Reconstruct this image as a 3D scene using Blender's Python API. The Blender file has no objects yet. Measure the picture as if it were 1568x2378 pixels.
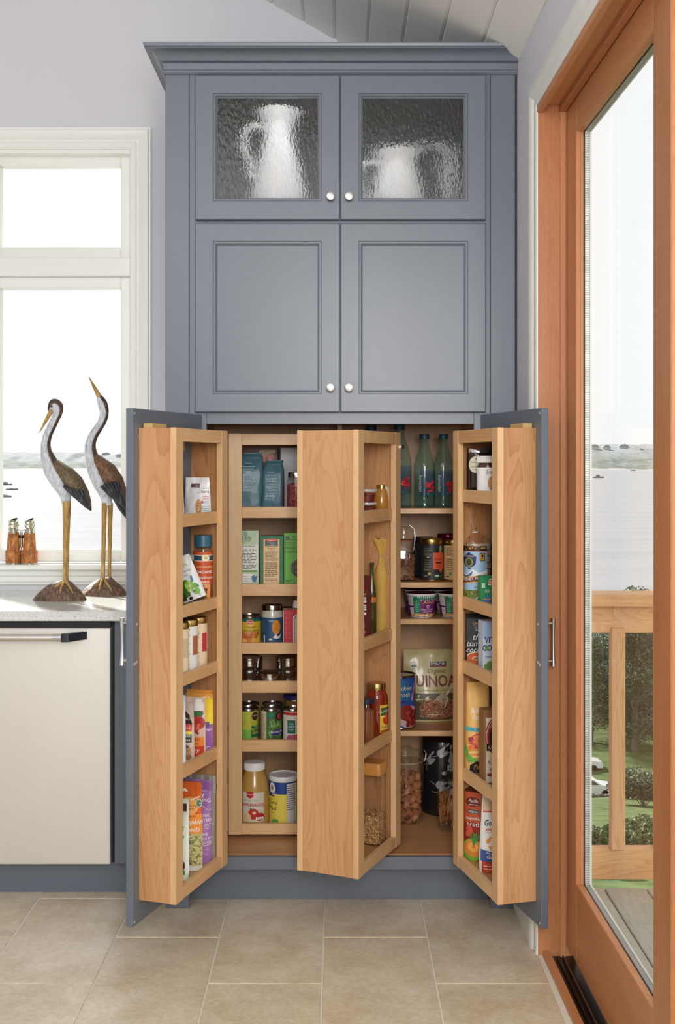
import bpy, bmesh, math, random
from mathutils import Vector, Matrix, noise
random.seed(7)
SC = bpy.context.scene
COL = SC.collection
PI = math.pi
R = math.radians

# ------------------------------------------------------------------ camera
FPX, CAMH, HORIZON = 2716.0, 1.38, 1079.0      # focal length in pixels of the 1568 x 2378 frame
cd = bpy.data.cameras.new('camera')
cam = bpy.data.objects.new('camera', cd)
COL.objects.link(cam)
cam.location = (0, 0, CAMH)
cam.rotation_euler = (R(90), 0, 0)
cd.sensor_fit = 'HORIZONTAL'
cd.sensor_width = 36
cd.lens = FPX / 1568 * 36
cd.shift_y = (HORIZON - 1189) / 1568
cd.clip_start, cd.clip_end = .05, 40000
SC.camera = cam

# ------------------------------------------------------------------ light
wo = bpy.data.worlds.new('overcast_sky')
SC.world = wo
wo.use_nodes = True
wn = wo.node_tree.nodes['Background']
wn.inputs['Color'].default_value = (.975, .985, 1, 1)
wn.inputs['Strength'].default_value = 1.0


def area(name, loc, target, sx, sy, power, col=(1, 1, 1)):
    l = bpy.data.lights.new(name, 'AREA')
    l.shape, l.size, l.size_y, l.energy, l.color = 'RECTANGLE', sx, sy, power, col
    o = bpy.data.objects.new(name, l)
    COL.objects.link(o)
    o.location = loc
    o.rotation_euler = (Vector(target) - Vector(loc)).to_track_quat('-Z', 'Y').to_euler()
    return o


sun = bpy.data.lights.new('hazy_sun', 'SUN')
sun.energy, sun.angle, sun.color = 9.0, R(4), (1, .97, .92)
so = bpy.data.objects.new('hazy_sun', sun)
COL.objects.link(so)
so.rotation_euler = Vector((.55, -.72, -.62)).to_track_quat('-Z', 'Y').to_euler()
area('added_key_light', (-1.0, .5, 2.75), (.05, 3.6, 1.0), 1.9, 1.3, 20, (1, .985, .965))  # unseen area light, added to brighten the cabinet from upper left
area('added_fill_light', (.6, -.9, 1.95), (.05, 3.8, 1.1), 1.4, 1.2, 135, (1, .985, .965))  # unseen frontal light behind the camera, added to lift the pantry interior

SC.view_settings.view_transform = 'Standard'
SC.view_settings.look = 'None'
SC.view_settings.gamma = 1
SC.view_settings.exposure = 0.15
SC.view_settings.use_curve_mapping = False


# ------------------------------------------------------------------ materials
def lin(c):
    c = c / 255
    return c / 12.92 if c <= .04045 else ((c + .055) / 1.055) ** 2.4


def rgb(c):
    return (lin(c[0]), lin(c[1]), lin(c[2]), 1)


MATS = {}


def new_mat(name):
    m = bpy.data.materials.new(name)
    m.use_nodes = True
    nt = m.node_tree
    return m, nt, nt.nodes['Principled BSDF']


def mat(c, rough=.5, metal=0.0, coat=0.0, name=None, emit=0, trans=0, spec=.5):
    """A plain principled material of the sRGB colour c, with a faint uneven gloss."""
    key = (tuple(c), rough, metal, coat, emit, spec)
    if key in MATS:
        return MATS[key]
    m, nt, b = new_mat(name or 'paint_%02x%02x%02x' % tuple(int(v) for v in c))
    b.inputs['Base Color'].default_value = rgb(c)
    b.inputs['Roughness'].default_value = rough
    b.inputs['Metallic'].default_value = metal
    b.inputs['Coat Weight'].default_value = coat
    b.inputs['Specular IOR Level'].default_value = spec
    if emit:
        b.inputs['Emission Color'].default_value = rgb(c)
        b.inputs['Emission Strength'].default_value = emit
    MATS[key] = m
    return m


class N:
    """Small node-tree helper."""
    def __init__(s, name):
        s.m, s.nt, s.b = new_mat(name)
        s.n, s.l = s.nt.nodes, s.nt.links

    def add(s, kind, **kw):
        x = s.n.new(kind)
        for k, v in kw.items():
            setattr(x, k, v)
        return x

    def link(s, a, b):
        s.l.new(a, b)

    def coord(s, scale, rand=True):
        tc = s.add('ShaderNodeTexCoord')
        mp = s.add('ShaderNodeMapping')
        mp.inputs['Scale'].default_value = scale
        if rand:
            oi = s.add('ShaderNodeObjectInfo')
            ad = s.add('ShaderNodeVectorMath', operation='MULTIPLY_ADD')
            cx = s.add('ShaderNodeCombineXYZ')
            mu = s.add('ShaderNodeMath', operation='MULTIPLY')
            mu.inputs[1].default_value = 37.3
            s.link(oi.outputs['Random'], mu.inputs[0])
            for i in range(3):
                s.link(mu.outputs[0], cx.inputs[i])
            ad.inputs[1].default_value = (1, 1, 1)
            s.link(tc.outputs['Object'], ad.inputs[0])
            s.link(cx.outputs[0], ad.inputs[2])
            s.link(ad.outputs[0], mp.inputs['Vector'])
        else:
            s.link(tc.outputs['Object'], mp.inputs['Vector'])
        return mp.outputs[0]

    def noise(s, vec, scale=1, detail=4, rough=.5, dist=0):
        x = s.add('ShaderNodeTexNoise')
        x.inputs['Scale'].default_value = scale
        x.inputs['Detail'].default_value = detail
        x.inputs['Roughness'].default_value = rough
        x.inputs['Distortion'].default_value = dist
        s.link(vec, x.inputs['Vector'])
        return x.outputs['Fac']

    def ramp(s, fac, stops):
        x = s.add('ShaderNodeValToRGB')
        e = x.color_ramp.elements
        while len(e) < len(stops):
            e.new(.5)
        for el, (p, c) in zip(e, stops):
            el.position = p
            el.color = rgb(c)
        s.link(fac, x.inputs[0])
        return x.outputs[0]

    def math(s, op, a, b=None, c=None):
        x = s.add('ShaderNodeMath', operation=op)
        for i, v in enumerate((a, b, c)):
            if v is None:
                continue
            if hasattr(v, 'default_value') or hasattr(v, 'is_linked'):
                s.link(v, x.inputs[i])
            else:
                x.inputs[i].default_value = v
        return x.outputs[0]

    def mix(s, fac, a, b, mode='MIX'):
        x = s.add('ShaderNodeMix', data_type='RGBA', blend_type=mode)
        for sock, v in ((x.inputs[0], fac), (x.inputs[6], a), (x.inputs[7], b)):
            if hasattr(v, 'is_linked'):
                s.link(v, sock)
            elif isinstance(v, (int, float)):
                sock.default_value = v
            else:
                sock.default_value = rgb(v)
        return x.outputs[2]

    def bump(s, h, strength=.2, dist=.002):
        x = s.add('ShaderNodeBump')
        x.inputs['Strength'].default_value = strength
        x.inputs['Distance'].default_value = dist
        s.link(h, x.inputs['Height'])
        s.link(x.outputs[0], s.b.inputs['Normal'])

    def done(s, col=None, rough=None, metal=None, **kw):
        if col is not None:
            if hasattr(col, 'is_linked'):
                s.link(col, s.b.inputs['Base Color'])
            else:
                s.b.inputs['Base Color'].default_value = rgb(col)
        if rough is not None:
            s.b.inputs['Roughness'].default_value = rough
        if metal is not None:
            s.b.inputs['Metallic'].default_value = metal
        for k, v in kw.items():
            s.b.inputs[k].default_value = v
        return s.m


def wood(name, dark, mid, light, axis='z', fig=1.0, freq=9, rough=.38, fine=.5, sc=1.0):
    """Sawn wood: thin growth-ring contours of a stretched noise, soft blotches and fine fibres along the grain."""
    s = N(name)
    st = {'z': (9, 9, 1.0), 'x': (1.0, 9, 9), 'y': (9, 1.0, 9)}[axis]
    sf = {'z': (230, 230, 7), 'x': (7, 230, 230), 'y': (230, 7, 230)}[axis]
    v = s.coord(tuple(q * sc for q in st))
    big = s.noise(v, 1.0, 3.2, .5, .8)
    fr = s.math('FRACT', s.math('MULTIPLY', big, freq * 2))
    line = s.math('POWER', fr, 2.2)                     # each ring darkens towards its late-wood edge
    fib = s.noise(s.coord(sf), 1.0, 3, .6)
    soft = s.noise(v, .45, 2, .55)
    f = s.math('SUBTRACT', s.math('MULTIPLY_ADD', soft, 1.5, -.05), s.math('MULTIPLY', line, .34 * fig))
    f = s.math('ADD', f, s.math('MULTIPLY', s.math('SUBTRACT', fib, .5), fine * .9))
    col = s.ramp(f, [(.12, dark), (.48, mid), (.85, light)])
    s.bump(fib, .06, .001)
    return s.done(col, rough)


W_PANEL = wood('cherry_panel', (150, 96, 56), (184, 131, 84), (206, 158, 112), 'z', .72, 9, .36, .4)
W_MAPLE_V = wood('maple_upright', (202, 156, 108), (216, 173, 125), (226, 188, 142), 'z', .6, 6, .36, .25)
W_MAPLE_X = wood('maple_rail', (200, 152, 102), (216, 171, 121), (226, 186, 138), 'x', .8, 8, .36, .3)
W_INNER = wood('veneer_inside', (182, 136, 94), (204, 158, 114), (218, 176, 132), 'z', .6, 7, .42, .35)
W_SHELF = wood('veneer_shelf', (162, 112, 70), (184, 132, 86), (198, 150, 104), 'x', .6, 7, .32, .35)
W_FIR = wood('fir_upright', (164, 102, 60), (184, 120, 75), (198, 138, 92), 'z', .5, 16, .40, .55)
W_FIR_U = wood('fir_level', (164, 102, 60), (184, 120, 75), (198, 138, 92), 'y', .5, 16, .40, .55)
W_CEDAR = wood('cedar_rail', (186, 132, 84), (214, 160, 108), (228, 182, 132), 'x', .9, 9, .6, .4)
W_CEDAR_V = wood('cedar_upright', (186, 132, 84), (214, 160, 108), (228, 182, 132), 'z', .9, 9, .6, .4)
W_DECK = wood('grey_deck_board', (146, 142, 128), (168, 164, 148), (186, 182, 166), 'y', .9, 14, .7, .5)


def paint(name, c, rough=.35, bump=.04):
    s = N(name)
    h = s.noise(s.coord((1, 1, 1), False), 420, 2)
    s.bump(h, bump, .0006)
    return s.done(c, rough)


BLUE = paint('slate_blue_paint', (103, 111, 122), .34)
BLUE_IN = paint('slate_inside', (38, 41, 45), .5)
TRIM = paint('white_trim_paint', (241, 242, 237), .32)
WALL = paint('lilac_wall_paint', (217, 217, 224), .7, .08)
CEIL = paint('ceiling_board_paint', (243, 244, 240), .5)
BLACK = mat((22, 22, 24), .4, name='black_plastic')
NICKEL = mat((226, 224, 220), .34, 1.0, name='brushed_nickel')
CHROME = mat((215, 216, 218), .16, 1.0, name='polished_metal')
GOLD = mat((186, 158, 96), .3, 1.0, name='gold_lid')
STEEL = mat((176, 174, 170), .22, 1.0, name='tin_metal')
WHITE = mat((236, 236, 234), .4, name='white_plastic')
CERAMIC = mat((244, 244, 244), .18, coat=.4, name='white_ceramic')


def stainless():
    s = N('stainless_steel')
    h = s.noise(s.coord((3, 40, 420), False), 1, 3, .6)
    s.bump(h, .05, .0008)
    return s.done((244, 243, 238), .46, 1.0)


STAINLESS = stainless()


def quartz():
    s = N('speckled_quartz')
    v = s.coord((1, 1, 1), False)
    f1 = s.ramp(s.noise(v, 260, 2, .6), [(.0, (150, 150, 142)), (.33, (165, 165, 158)), (.39, (226, 228, 222)), (1, (232, 234, 230))])
    return s.done(f1, .12)


QUARTZ = quartz()


def tile_mat():
    s = N('travertine_tile')
    v = s.coord((1, 1, 1))
    a = s.noise(v, 5, 8, .66, .3)
    c = s.ramp(a, [(.3, (186, 166, 136)), (.48, (208, 192, 164)), (.62, (221, 208, 184)), (.75, (229, 219, 199))])
    b = s.noise(v, 70, 4, .6)
    c = s.mix(.22, c, s.ramp(b, [(.35, (160, 140, 112)), (.65, (232, 224, 206))]))
    s.bump(b, .06, .001)
    return s.done(c, .32)


TILE = tile_mat()
GROUT = mat((226, 220, 206), .8, name='pale_grout')


def thin_glass(name, tint=(1, 1, 1), ior=(.5, .035), rough=0.0, gloss=1.0, milk=None):
    """A clear thin pane: lets everything through and mirrors by Fresnel."""
    m = bpy.data.materials.new(name)
    m.use_nodes = True
    nt = m.node_tree
    nt.nodes.clear()
    o = nt.nodes.new('ShaderNodeOutputMaterial')
    mx = nt.nodes.new('ShaderNodeMixShader')
    t = nt.nodes.new('ShaderNodeBsdfTransparent')
    t.inputs[0].default_value = (*tint, 1)
    g = nt.nodes.new('ShaderNodeBsdfGlossy')
    g.inputs['Roughness'].default_value = rough
    g.inputs[0].default_value = (gloss, gloss, gloss, 1)
    f = nt.nodes.new('ShaderNodeLayerWeight')      # Schlick's mirror term, the same from both sides
    f.inputs['Blend'].default_value = .5
    pw = nt.nodes.new('ShaderNodeMath')
    pw.operation = 'POWER'
    pw.inputs[1].default_value = 5
    ma = nt.nodes.new('ShaderNodeMath')
    ma.operation = 'MULTIPLY_ADD'
    ma.inputs[1].default_value, ma.inputs[2].default_value = ior
    nt.links.new(f.outputs['Facing'], pw.inputs[0])
    nt.links.new(pw.outputs[0], ma.inputs[0])
    nt.links.new(ma.outputs[0], mx.inputs[0])
    nt.links.new(t.outputs[0], mx.inputs[1])
    nt.links.new(g.outputs[0], mx.inputs[2])
    if milk:                                       # slightly cloudy body colour
        d = nt.nodes.new('ShaderNodeBsdfDiffuse')
        d.inputs[0].default_value = rgb(milk[0])
        m2 = nt.nodes.new('ShaderNodeMixShader')
        m2.inputs[0].default_value = milk[1]
        nt.links.new(mx.outputs[0], m2.inputs[1])
        nt.links.new(d.outputs[0], m2.inputs[2])
        mx = m2
    nt.links.new(mx.outputs[0], o.inputs[0])
    return m


PANE = thin_glass('window_glass', (.99, .995, .99), (.10, .012))
JARGLASS = thin_glass('jar_glass', (.955, .965, .96), (.6, .045), .02)
GREENGLASS = thin_glass('green_bottle_plastic', (.86, .95, .93), (.5, .05), .04, milk=((70, 140, 132), .16))
CLEARBAG = thin_glass('clear_wrap', (.93, .93, .93), (.6, .06), .12)


def rain_glass():
    m = bpy.data.materials.new('rain_textured_glass')
    m.use_nodes = True
    nt = m.node_tree
    nt.nodes.clear()
    o = nt.nodes.new('ShaderNodeOutputMaterial')
    g = nt.nodes.new('ShaderNodeBsdfGlass')
    g.inputs['IOR'].default_value = 1.4
    g.inputs['Roughness'].default_value = .03
    tc = nt.nodes.new('ShaderNodeTexCoord')
    mp = nt.nodes.new('ShaderNodeMapping')
    mp.inputs['Scale'].default_value = (1, 1, .38)
    n1 = nt.nodes.new('ShaderNodeTexNoise')
    n1.inputs['Scale'].default_value = 150
    n1.inputs['Detail'].default_value = 2.5
    b = nt.nodes.new('ShaderNodeBump')
    b.inputs['Strength'].default_value = .6
    b.inputs['Distance'].default_value = .0031
    L = nt.links.new
    L(tc.outputs['Object'], mp.inputs[0])
    L(mp.outputs[0], n1.inputs['Vector'])
    L(n1.outputs['Fac'], b.inputs['Height'])
    L(b.outputs[0], g.inputs['Normal'])
    L(g.outputs[0], o.inputs[0])
    return m


RAIN = rain_glass()


def speckle(name, base, others, scale=300, rough=.6, bump=.3, dist=.002, det=3):
    """Granular food: a voronoi mix of colours."""
    s = N(name)
    v = s.coord((1, 1, 1))
    vo = s.add('ShaderNodeTexVoronoi')
    vo.inputs['Scale'].default_value = scale
    s.link(v, vo.inputs['Vector'])
    sep = s.add('ShaderNodeSeparateColor')
    s.link(vo.outputs['Color'], sep.inputs[0])
    st = [(i / max(1, len(others)), c) for i, c in enumerate([base] + others)]
    c = s.ramp(sep.outputs[0], [(min(.98, p), c) for p, c in st])
    s.bump(vo.outputs['Distance'], bump, dist)
    return s.done(c, rough)


# ------------------------------------------------------------------ mesh helpers
class MB:
    def __init__(s, m=None):
        s.bm = bmesh.new()
        s.mats = []
        s.mi = 0
        if m:
            s.use(m)

    def use(s, m):
        if m not in s.mats:
            s.mats.append(m)
        s.mi = s.mats.index(m)
        return s

    def face(s, vs):
        try:
            f = s.bm.faces.new(vs)
        except ValueError:
            return None
        f.material_index = s.mi
        return f

    def box(s, x0, x1, y0, y1, z0, z1, bev=0.0):
        if bev <= 0:
            v = [s.bm.verts.new((x, y, z)) for x in (x0, x1) for y in (y0, y1) for z in (z0, z1)]
            for q in ((0, 1, 3, 2), (4, 6, 7, 5), (0, 4, 5, 1), (2, 3, 7, 6), (0, 2, 6, 4), (1, 5, 7, 3)):
                s.face([v[i] for i in q])
            return s
        t = bmesh.new()
        bmesh.ops.create_cube(t, size=1)
        for v in t.verts:
            v.co = Vector((x0 + (v.co.x + .5) * (x1 - x0), y0 + (v.co.y + .5) * (y1 - y0), z0 + (v.co.z + .5) * (z1 - z0)))
        bmesh.ops.bevel(t, geom=t.edges[:], offset=min(bev, .45 * min(abs(x1 - x0), abs(y1 - y0), abs(z1 - z0))), segments=1, affect='EDGES', profile=.5)
        mp = {v: s.bm.verts.new(v.co) for v in t.verts}
        for f in t.faces:
            s.face([mp[v] for v in f.verts])
        t.free()
        return s

    def loft(s, rings, closed=True, cap0=True, cap1=True):
        vr = [[s.bm.verts.new(p) for p in r] for r in rings]
        n = len(vr[0])
        for a, b in zip(vr, vr[1:]):
            for i in range(n if closed else n - 1):
                j = (i + 1) % n
                s.face([a[i], a[j], b[j], b[i]])
        if cap0:
            s.face(vr[0][::-1])
        if cap1:
            s.face(vr[-1])
        return s

    def lathe(s, prof, seg=28, c=(0, 0), cap0=True, cap1=True):
        rings = [[(c[0] + r * math.cos(2 * PI * i / seg), c[1] + r * math.sin(2 * PI * i / seg), z) for i in range(seg)] for r, z in prof]
        return s.loft(rings, True, cap0, cap1)

    def tube(s, pts, rad, seg=10, cap=True, squash=1.0):
        pts = [Vector(p) for p in pts]
        n = len(pts)
        if not hasattr(rad, '__len__'):
            rad = [rad] * n
        rings = []
        up = None
        for i, p in enumerate(pts):
            t = (pts[min(i + 1, n - 1)] - pts[max(i - 1, 0)]).normalized()
            if up is None:
                up = Vector((0, 1, 0)) if abs(t.y) < .9 else Vector((1, 0, 0))
            sd = t.cross(up).normalized()
            up = sd.cross(t).normalized()
            ra = rad[i] if hasattr(rad[i], '__len__') else (rad[i], rad[i] * squash)
            rings.append([p + sd * math.cos(2 * PI * k / seg) * ra[0] + up * math.sin(2 * PI * k / seg) * ra[1] for k in range(seg)])
        return s.loft(rings, True, cap, cap)

    def prism(s, poly, fn, t0, t1):
        a = [s.bm.verts.new(fn(u, v, t0)) for u, v in poly]
        b = [s.bm.verts.new(fn(u, v, t1)) for u, v in poly]
        n = len(poly)
        for i in range(n):
            j = (i + 1) % n
            s.face([a[i], a[j], b[j], b[i]])
        s.face(a[::-1])
        s.face(b)
        return s

    def grid(s, fn, nu, nv):
        vs = [[s.bm.verts.new(fn(i / nu, j / nv)) for i in range(nu + 1)] for j in range(nv + 1)]
        for j in range(nv):
            for i in range(nu):
                s.face([vs[j][i], vs[j][i + 1], vs[j + 1][i + 1], vs[j + 1][i]])
        return s

    def ball(s, c, r, seg=12, rings=8):
        rx, ry, rz = r if hasattr(r, '__len__') else (r, r, r)
        prof = []
        for k in range(rings + 1):
            a = -PI / 2 + PI * k / rings
            prof.append([(c[0] + max(1e-5, math.cos(a)) * rx * math.cos(2 * PI * i / seg), c[1] + max(1e-5, math.cos(a)) * ry * math.sin(2 * PI * i / seg), c[2] + rz * math.sin(a)) for i in range(seg)])
        return s.loft(prof, True, True, True)

    def build(s, name, parent=None, loc=None, rot=None, kind=None, label=None, sharp=35, recalc=True):
        if recalc:
            bmesh.ops.recalc_face_normals(s.bm, faces=s.bm.faces[:])
        me = bpy.data.meshes.new(name)
        s.bm.to_mesh(me)
        s.bm.free()
        for m in s.mats:
            me.materials.append(m)
        me.shade_smooth()
        me.set_sharp_from_angle(angle=R(sharp))
        o = bpy.data.objects.new(name, me)
        COL.objects.link(o)
        if parent is not None:
            o.parent = parent
        if loc is not None:
            o.location = loc
        if rot is not None:
            o.rotation_euler = rot
        if kind:
            o['kind'] = kind
        if label:
            o['label'] = label
        return o


def bx(name, m, x0, x1, y0, y1, z0, z1, parent=None, bev=.0015, **kw):
    return MB(m).box(x0, x1, y0, y1, z0, z1, bev).build(name, parent, **kw)


def thing(name, label, cat, loc=(0, 0, 0), rotz=0.0, group=None, rot=None):
    o = bpy.data.objects.new(name, None)
    COL.objects.link(o)
    o.empty_display_size = .05
    o.location = loc
    o.rotation_euler = rot or (0, 0, rotz)
    o['label'] = label
    o['category'] = cat
    if group:
        o['group'] = group
    return o


def struct(name, loc=(0, 0, 0), rotz=0.0):
    o = bpy.data.objects.new(name, None)
    COL.objects.link(o)
    o.location = loc
    o.rotation_euler = (0, 0, rotz)
    o['kind'] = 'structure'
    return o


def tag(o, label, cat, group=None, kind=None):
    o['label'], o['category'] = label, cat
    if group:
        o['group'] = group
    if kind:
        o['kind'] = kind
    return o


def share(o, parent=None, loc=None, rot=None):
    """A copy that shares mesh data."""
    c = o.copy()
    COL.objects.link(c)
    if parent is not None:
        c.parent = parent
    if loc is not None:
        c.location = loc
    if rot is not None:
        c.rotation_euler = rot
    return c


def copy_thing(o, loc, rotz=None, label=None):
    c = o.copy()
    COL.objects.link(c)
    c.location = loc
    if rotz is not None:
        c.rotation_euler = (0, 0, rotz)
    if label:
        c['label'] = label
    for ch in list(o.children):
        d = ch.copy()
        COL.objects.link(d)
        d.parent = c
        for g in ch.children:
            e = g.copy()
            COL.objects.link(e)
            e.parent = d
    return c


def at(px, py, Y):
    """World point seen at pixel (px, py) at depth Y from the camera."""
    return Vector(((px - 784) * Y / FPX, Y, CAMH - (py - HORIZON) * Y / FPX))


# ------------------------------------------------------------------ printed labels
_txt = {}


def text2d(body, size, shear=0.0, bold=0.0):
    k = (body, round(size, 5), shear, bold)
    if k not in _txt:
        cu = bpy.data.curves.new('lettering', 'FONT')
        cu.body, cu.size, cu.shear, cu.offset = body, size, shear, bold
        cu.align_x, cu.align_y = 'CENTER', 'CENTER'
        cu.resolution_u = 2
        ob = bpy.data.objects.new('lettering', cu)
        me = bpy.data.meshes.new_from_object(ob)
        _txt[k] = ([v.co.xy for v in me.vertices], [list(p.vertices) for p in me.polygons])
        bpy.data.objects.remove(ob)
        bpy.data.curves.remove(cu)
        bpy.data.meshes.remove(me)
    return _txt[k]


class Label:
    """Flat print mapped on a surface: surf(u, v, offset) -> local point."""
    def __init__(s, surf, du=None, dv=None, rough=.45):
        s.surf, s.du, s.dv, s.rough = surf, du, dv, rough
        s.bm = bmesh.new()
        s.mats = []
        s.layer = 0

    def _put(s, vs, fs, c, up=1, spread=0):
        m = c if not isinstance(c, tuple) else mat(c, s.rough)
        if m not in s.mats:
            s.mats.append(m)
        mi = s.mats.index(m)
        t = bmesh.new()
        bv = [t.verts.new((x, y, 0)) for x, y in vs]
        for f in fs:
            try:
                t.faces.new([bv[i] for i in f])
            except ValueError:
                pass
        for d, ax in ((s.du, 0), (s.dv, 1)):
            if not d:
                continue
            lo, hi = min(v[ax] for v in vs), max(v[ax] for v in vs)
            k = math.floor(lo / d) + 1
            while k * d < hi:
                no = (1, 0, 0) if ax == 0 else (0, 1, 0)
                bmesh.ops.bisect_plane(t, geom=t.verts[:] + t.edges[:] + t.faces[:], plane_co=(k * d, k * d, 0), plane_no=no, dist=1e-6)
                k += 1
        if up == 0:                                   # shapes of one layer still lie a hair apart
            s.sub = (getattr(s, 'sub', 0) + 1) % 11
        off = .0004 + .00013 * s.layer + .00001 * (getattr(s, 'sub', 0) if up == 0 else 0)
        s.layer += up
        isl = {}
        if spread:
            for f in t.faces:
                isl.setdefault(f.verts[0], 0)
            n, seen = 0, set()
            for v in t.verts:
                if v in seen:
                    continue
                st = [v]
                n += 1
                while st:
                    q = st.pop()
                    if q in seen:
                        continue
                    seen.add(q)
                    isl[q] = n
                    st += [e.other_vert(q) for e in q.link_edges]
        mp = {v: s.bm.verts.new(s.surf(v.co.x, v.co.y, off + .000011 * (isl.get(v, 0) % 11))) for v in t.verts}
        for f in t.faces:
            try:
                g = s.bm.faces.new([mp[v] for v in f.verts])
                g.material_index = mi
                g.smooth = True
            except ValueError:
                pass
        t.free()
        return s

    def rect(s, u0, u1, v0, v1, c, up=1):
        return s._put([(u0, v0), (u1, v0), (u1, v1), (u0, v1)], [(0, 1, 2, 3)], c, up)

    def poly(s, pts, c, up=1):
        return s._put(pts, [tuple(range(len(pts)))], c, up)

    def ell(s, u, v, a, b, c, n=22, a0=0, a1=2 * PI, up=1):
        full = a1 - a0 > 6.2
        pts = [(u + a * math.cos(a0 + (a1 - a0) * i / (n if full else n - 1)), v + b * math.sin(a0 + (a1 - a0) * i / (n if full else n - 1))) for i in range(n)]
        return s.poly(pts, c, up)

    def text(s, body, u, v, size, c, shear=0.0, rot=0.0, sx=1.0, bold=0.0, up=1):
        vs, fs = text2d(body, size, shear, bold * size)
        ca, sa = math.cos(rot), math.sin(rot)
        return s._put([(u + x * sx * ca - y * sa, v + x * sx * sa + y * ca) for x, y in vs], fs, c, up)

    def fine(s, u0, u1, v0, v1, n, c, seed=1):
        """Print too small to read: rows of word-long dashes."""
        rd = random.Random(seed)
        dv = (v1 - v0) / n
        vs, fs = [], []
        for i in range(n):
            v = v1 - dv * (i + .75)
            u = u0
            end = u1 - (u1 - u0) * rd.choice((0, 0, .1, .25))
            while u < end:
                w = min(rd.uniform(.08, .3) * (u1 - u0), end - u)
                b = len(vs)
                vs += [(u, v), (u + w, v), (u + w, v + dv * .42), (u, v + dv * .42)]
                fs.append((b, b + 1, b + 2, b + 3))
                u += w + .05 * (u1 - u0)
        return s._put(vs, fs, c)

    def blobs(s, u0, u1, v0, v1, n, r, cols, seed=1, asp=.8):
        rd = random.Random(seed)
        for ci, c in enumerate(cols):
            vs, fs = [], []
            for i in range(n):
                u, v = rd.uniform(u0 + r * .8, u1 - r * .8), rd.uniform(v0 + r * .8, v1 - r * .8)
                k = rd.uniform(.6, 1.1) * r
                ph = rd.uniform(0, 3)
                b = len(vs)
                for q in range(8):
                    a = ph + q * PI / 4
                    x, y = k * math.cos(q * PI / 4), k * asp * math.sin(q * PI / 4)
                    vs.append((min(u1, max(u0, u + x * math.cos(ph) - y * math.sin(ph))), min(v1, max(v0, v + x * math.sin(ph) + y * math.cos(ph)))))
                fs.append(tuple(range(b, b + 8)))
            s._put(vs, fs, c, 1, 1)
        return s

    def build(s, parent, name='label_print', label=None):
        me = bpy.data.meshes.new(name)
        s.bm.to_mesh(me)
        s.bm.free()
        for m in s.mats:
            me.materials.append(m)
        o = bpy.data.objects.new(name, me)
        COL.objects.link(o)
        o.parent = parent
        if label:
            o['label'] = label
        return o


def on_flat(d):
    return lambda u, v, o: (u, -d - o, v)


def on_cyl(rad):
    return lambda u, v, o: (math.sin(u / rad) * (rad + o), -math.cos(u / rad) * (rad + o), v)


# ================================================================== the room shell
YB = 4.34                                     # back wall plane
TH = .012                                     # the door wall is turned a little
CEIL_X, CEIL_Z, SLOPE = .568, 2.630, R(29.5)

# floor: pale grout bed with separate tiles in a half-bond
floor = struct('floor')
bx('grout_bed', GROUT, -2.45, .5935, .4, 4.34, -.03, -.0025, floor, 0)
bx('floor_bed', TILE, -3.2, .7, -2.6, .399, -.03, -.001, floor, 0)
bx('floor_bed', TILE, -3.2, -2.451, .4, 4.34, -.03, -.001, floor, 0)
TW, TL = .3035, .6096
tmesh = None
for k in range(-8, 3):
    x0 = -.041 + TW * k
    if x0 + .05 > .592:
        continue
    off = 3.1103 if (k + 1) % 2 == 0 else 3.4135
    j = -5
    while True:
        y0 = off + TL * j
        j += 1
        if y0 > 4.33:
            break
        if y0 + TL < .4:
            continue
        w = min(TW, .5925 - x0) if x0 + TW > .5925 else TW
        l = min(TL, 4.335 - y0)
        g = .0024
        if w == TW and l == TL and tmesh:
            o = share(tmesh, floor, (x0, y0, 0))
        else:
            o = MB(TILE).box(g, w - g, g, l - g, -.02, 0, .0012).build('tile', floor, (x0, y0, 0))
            if w == TW and l == TL:
                tmesh = o

# sloping boarded ceiling
ceil = struct('ceiling', (CEIL_X, 0, CEIL_Z))
ceil.rotation_euler = (0, SLOPE, 0)
PW = .1155 / math.cos(SLOPE)
pl = None
for k in range(24):
    if pl is None:
        pl = MB(CEIL).box(-PW + .0004, -.0004, .3, 4.42, 0, .02, .0075).build('plank', ceil)
    else:
        share(pl, ceil, (-PW * k, 0, 0))
bx('plank_backing', CEIL, -PW * 33, .25, -2.7, 4.5, .0195, .05, ceil, 0)

# back wall around the window
WX0, WX1, WZ0, WZ1 = -1.86, -.757, 1.012, 2.548
m = MB(WALL)
m.box(WX1, .74, YB, YB + .16, -.05, 4.0).box(-3.2, WX0, YB, YB + .16, -.05, 5.0)
m.box(WX0, WX1, YB, YB + .16, -.05, WZ0 - .005).box(WX0, WX1, YB, YB + .16, WZ1, 4.6)
m.build('wall_back', kind='structure')

# the rest of the room, behind and beside the camera
m = MB(WALL)
m.box(-3.2, .9, -2.76, -2.6, -.05, .95).box(-3.2, -2.7, -2.76, -2.6, .95, 5).box(-2.7, .9, -2.76, -2.6, 3.0, 5).box(.3, .9, -2.76, -2.6, .95, 3.0)
m.build('wall_rear', kind='structure')
MB(WALL).box(-3.36, -3.2, -2.76, 4.5, -.05, 5).build('wall_left', kind='structure')

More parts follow.
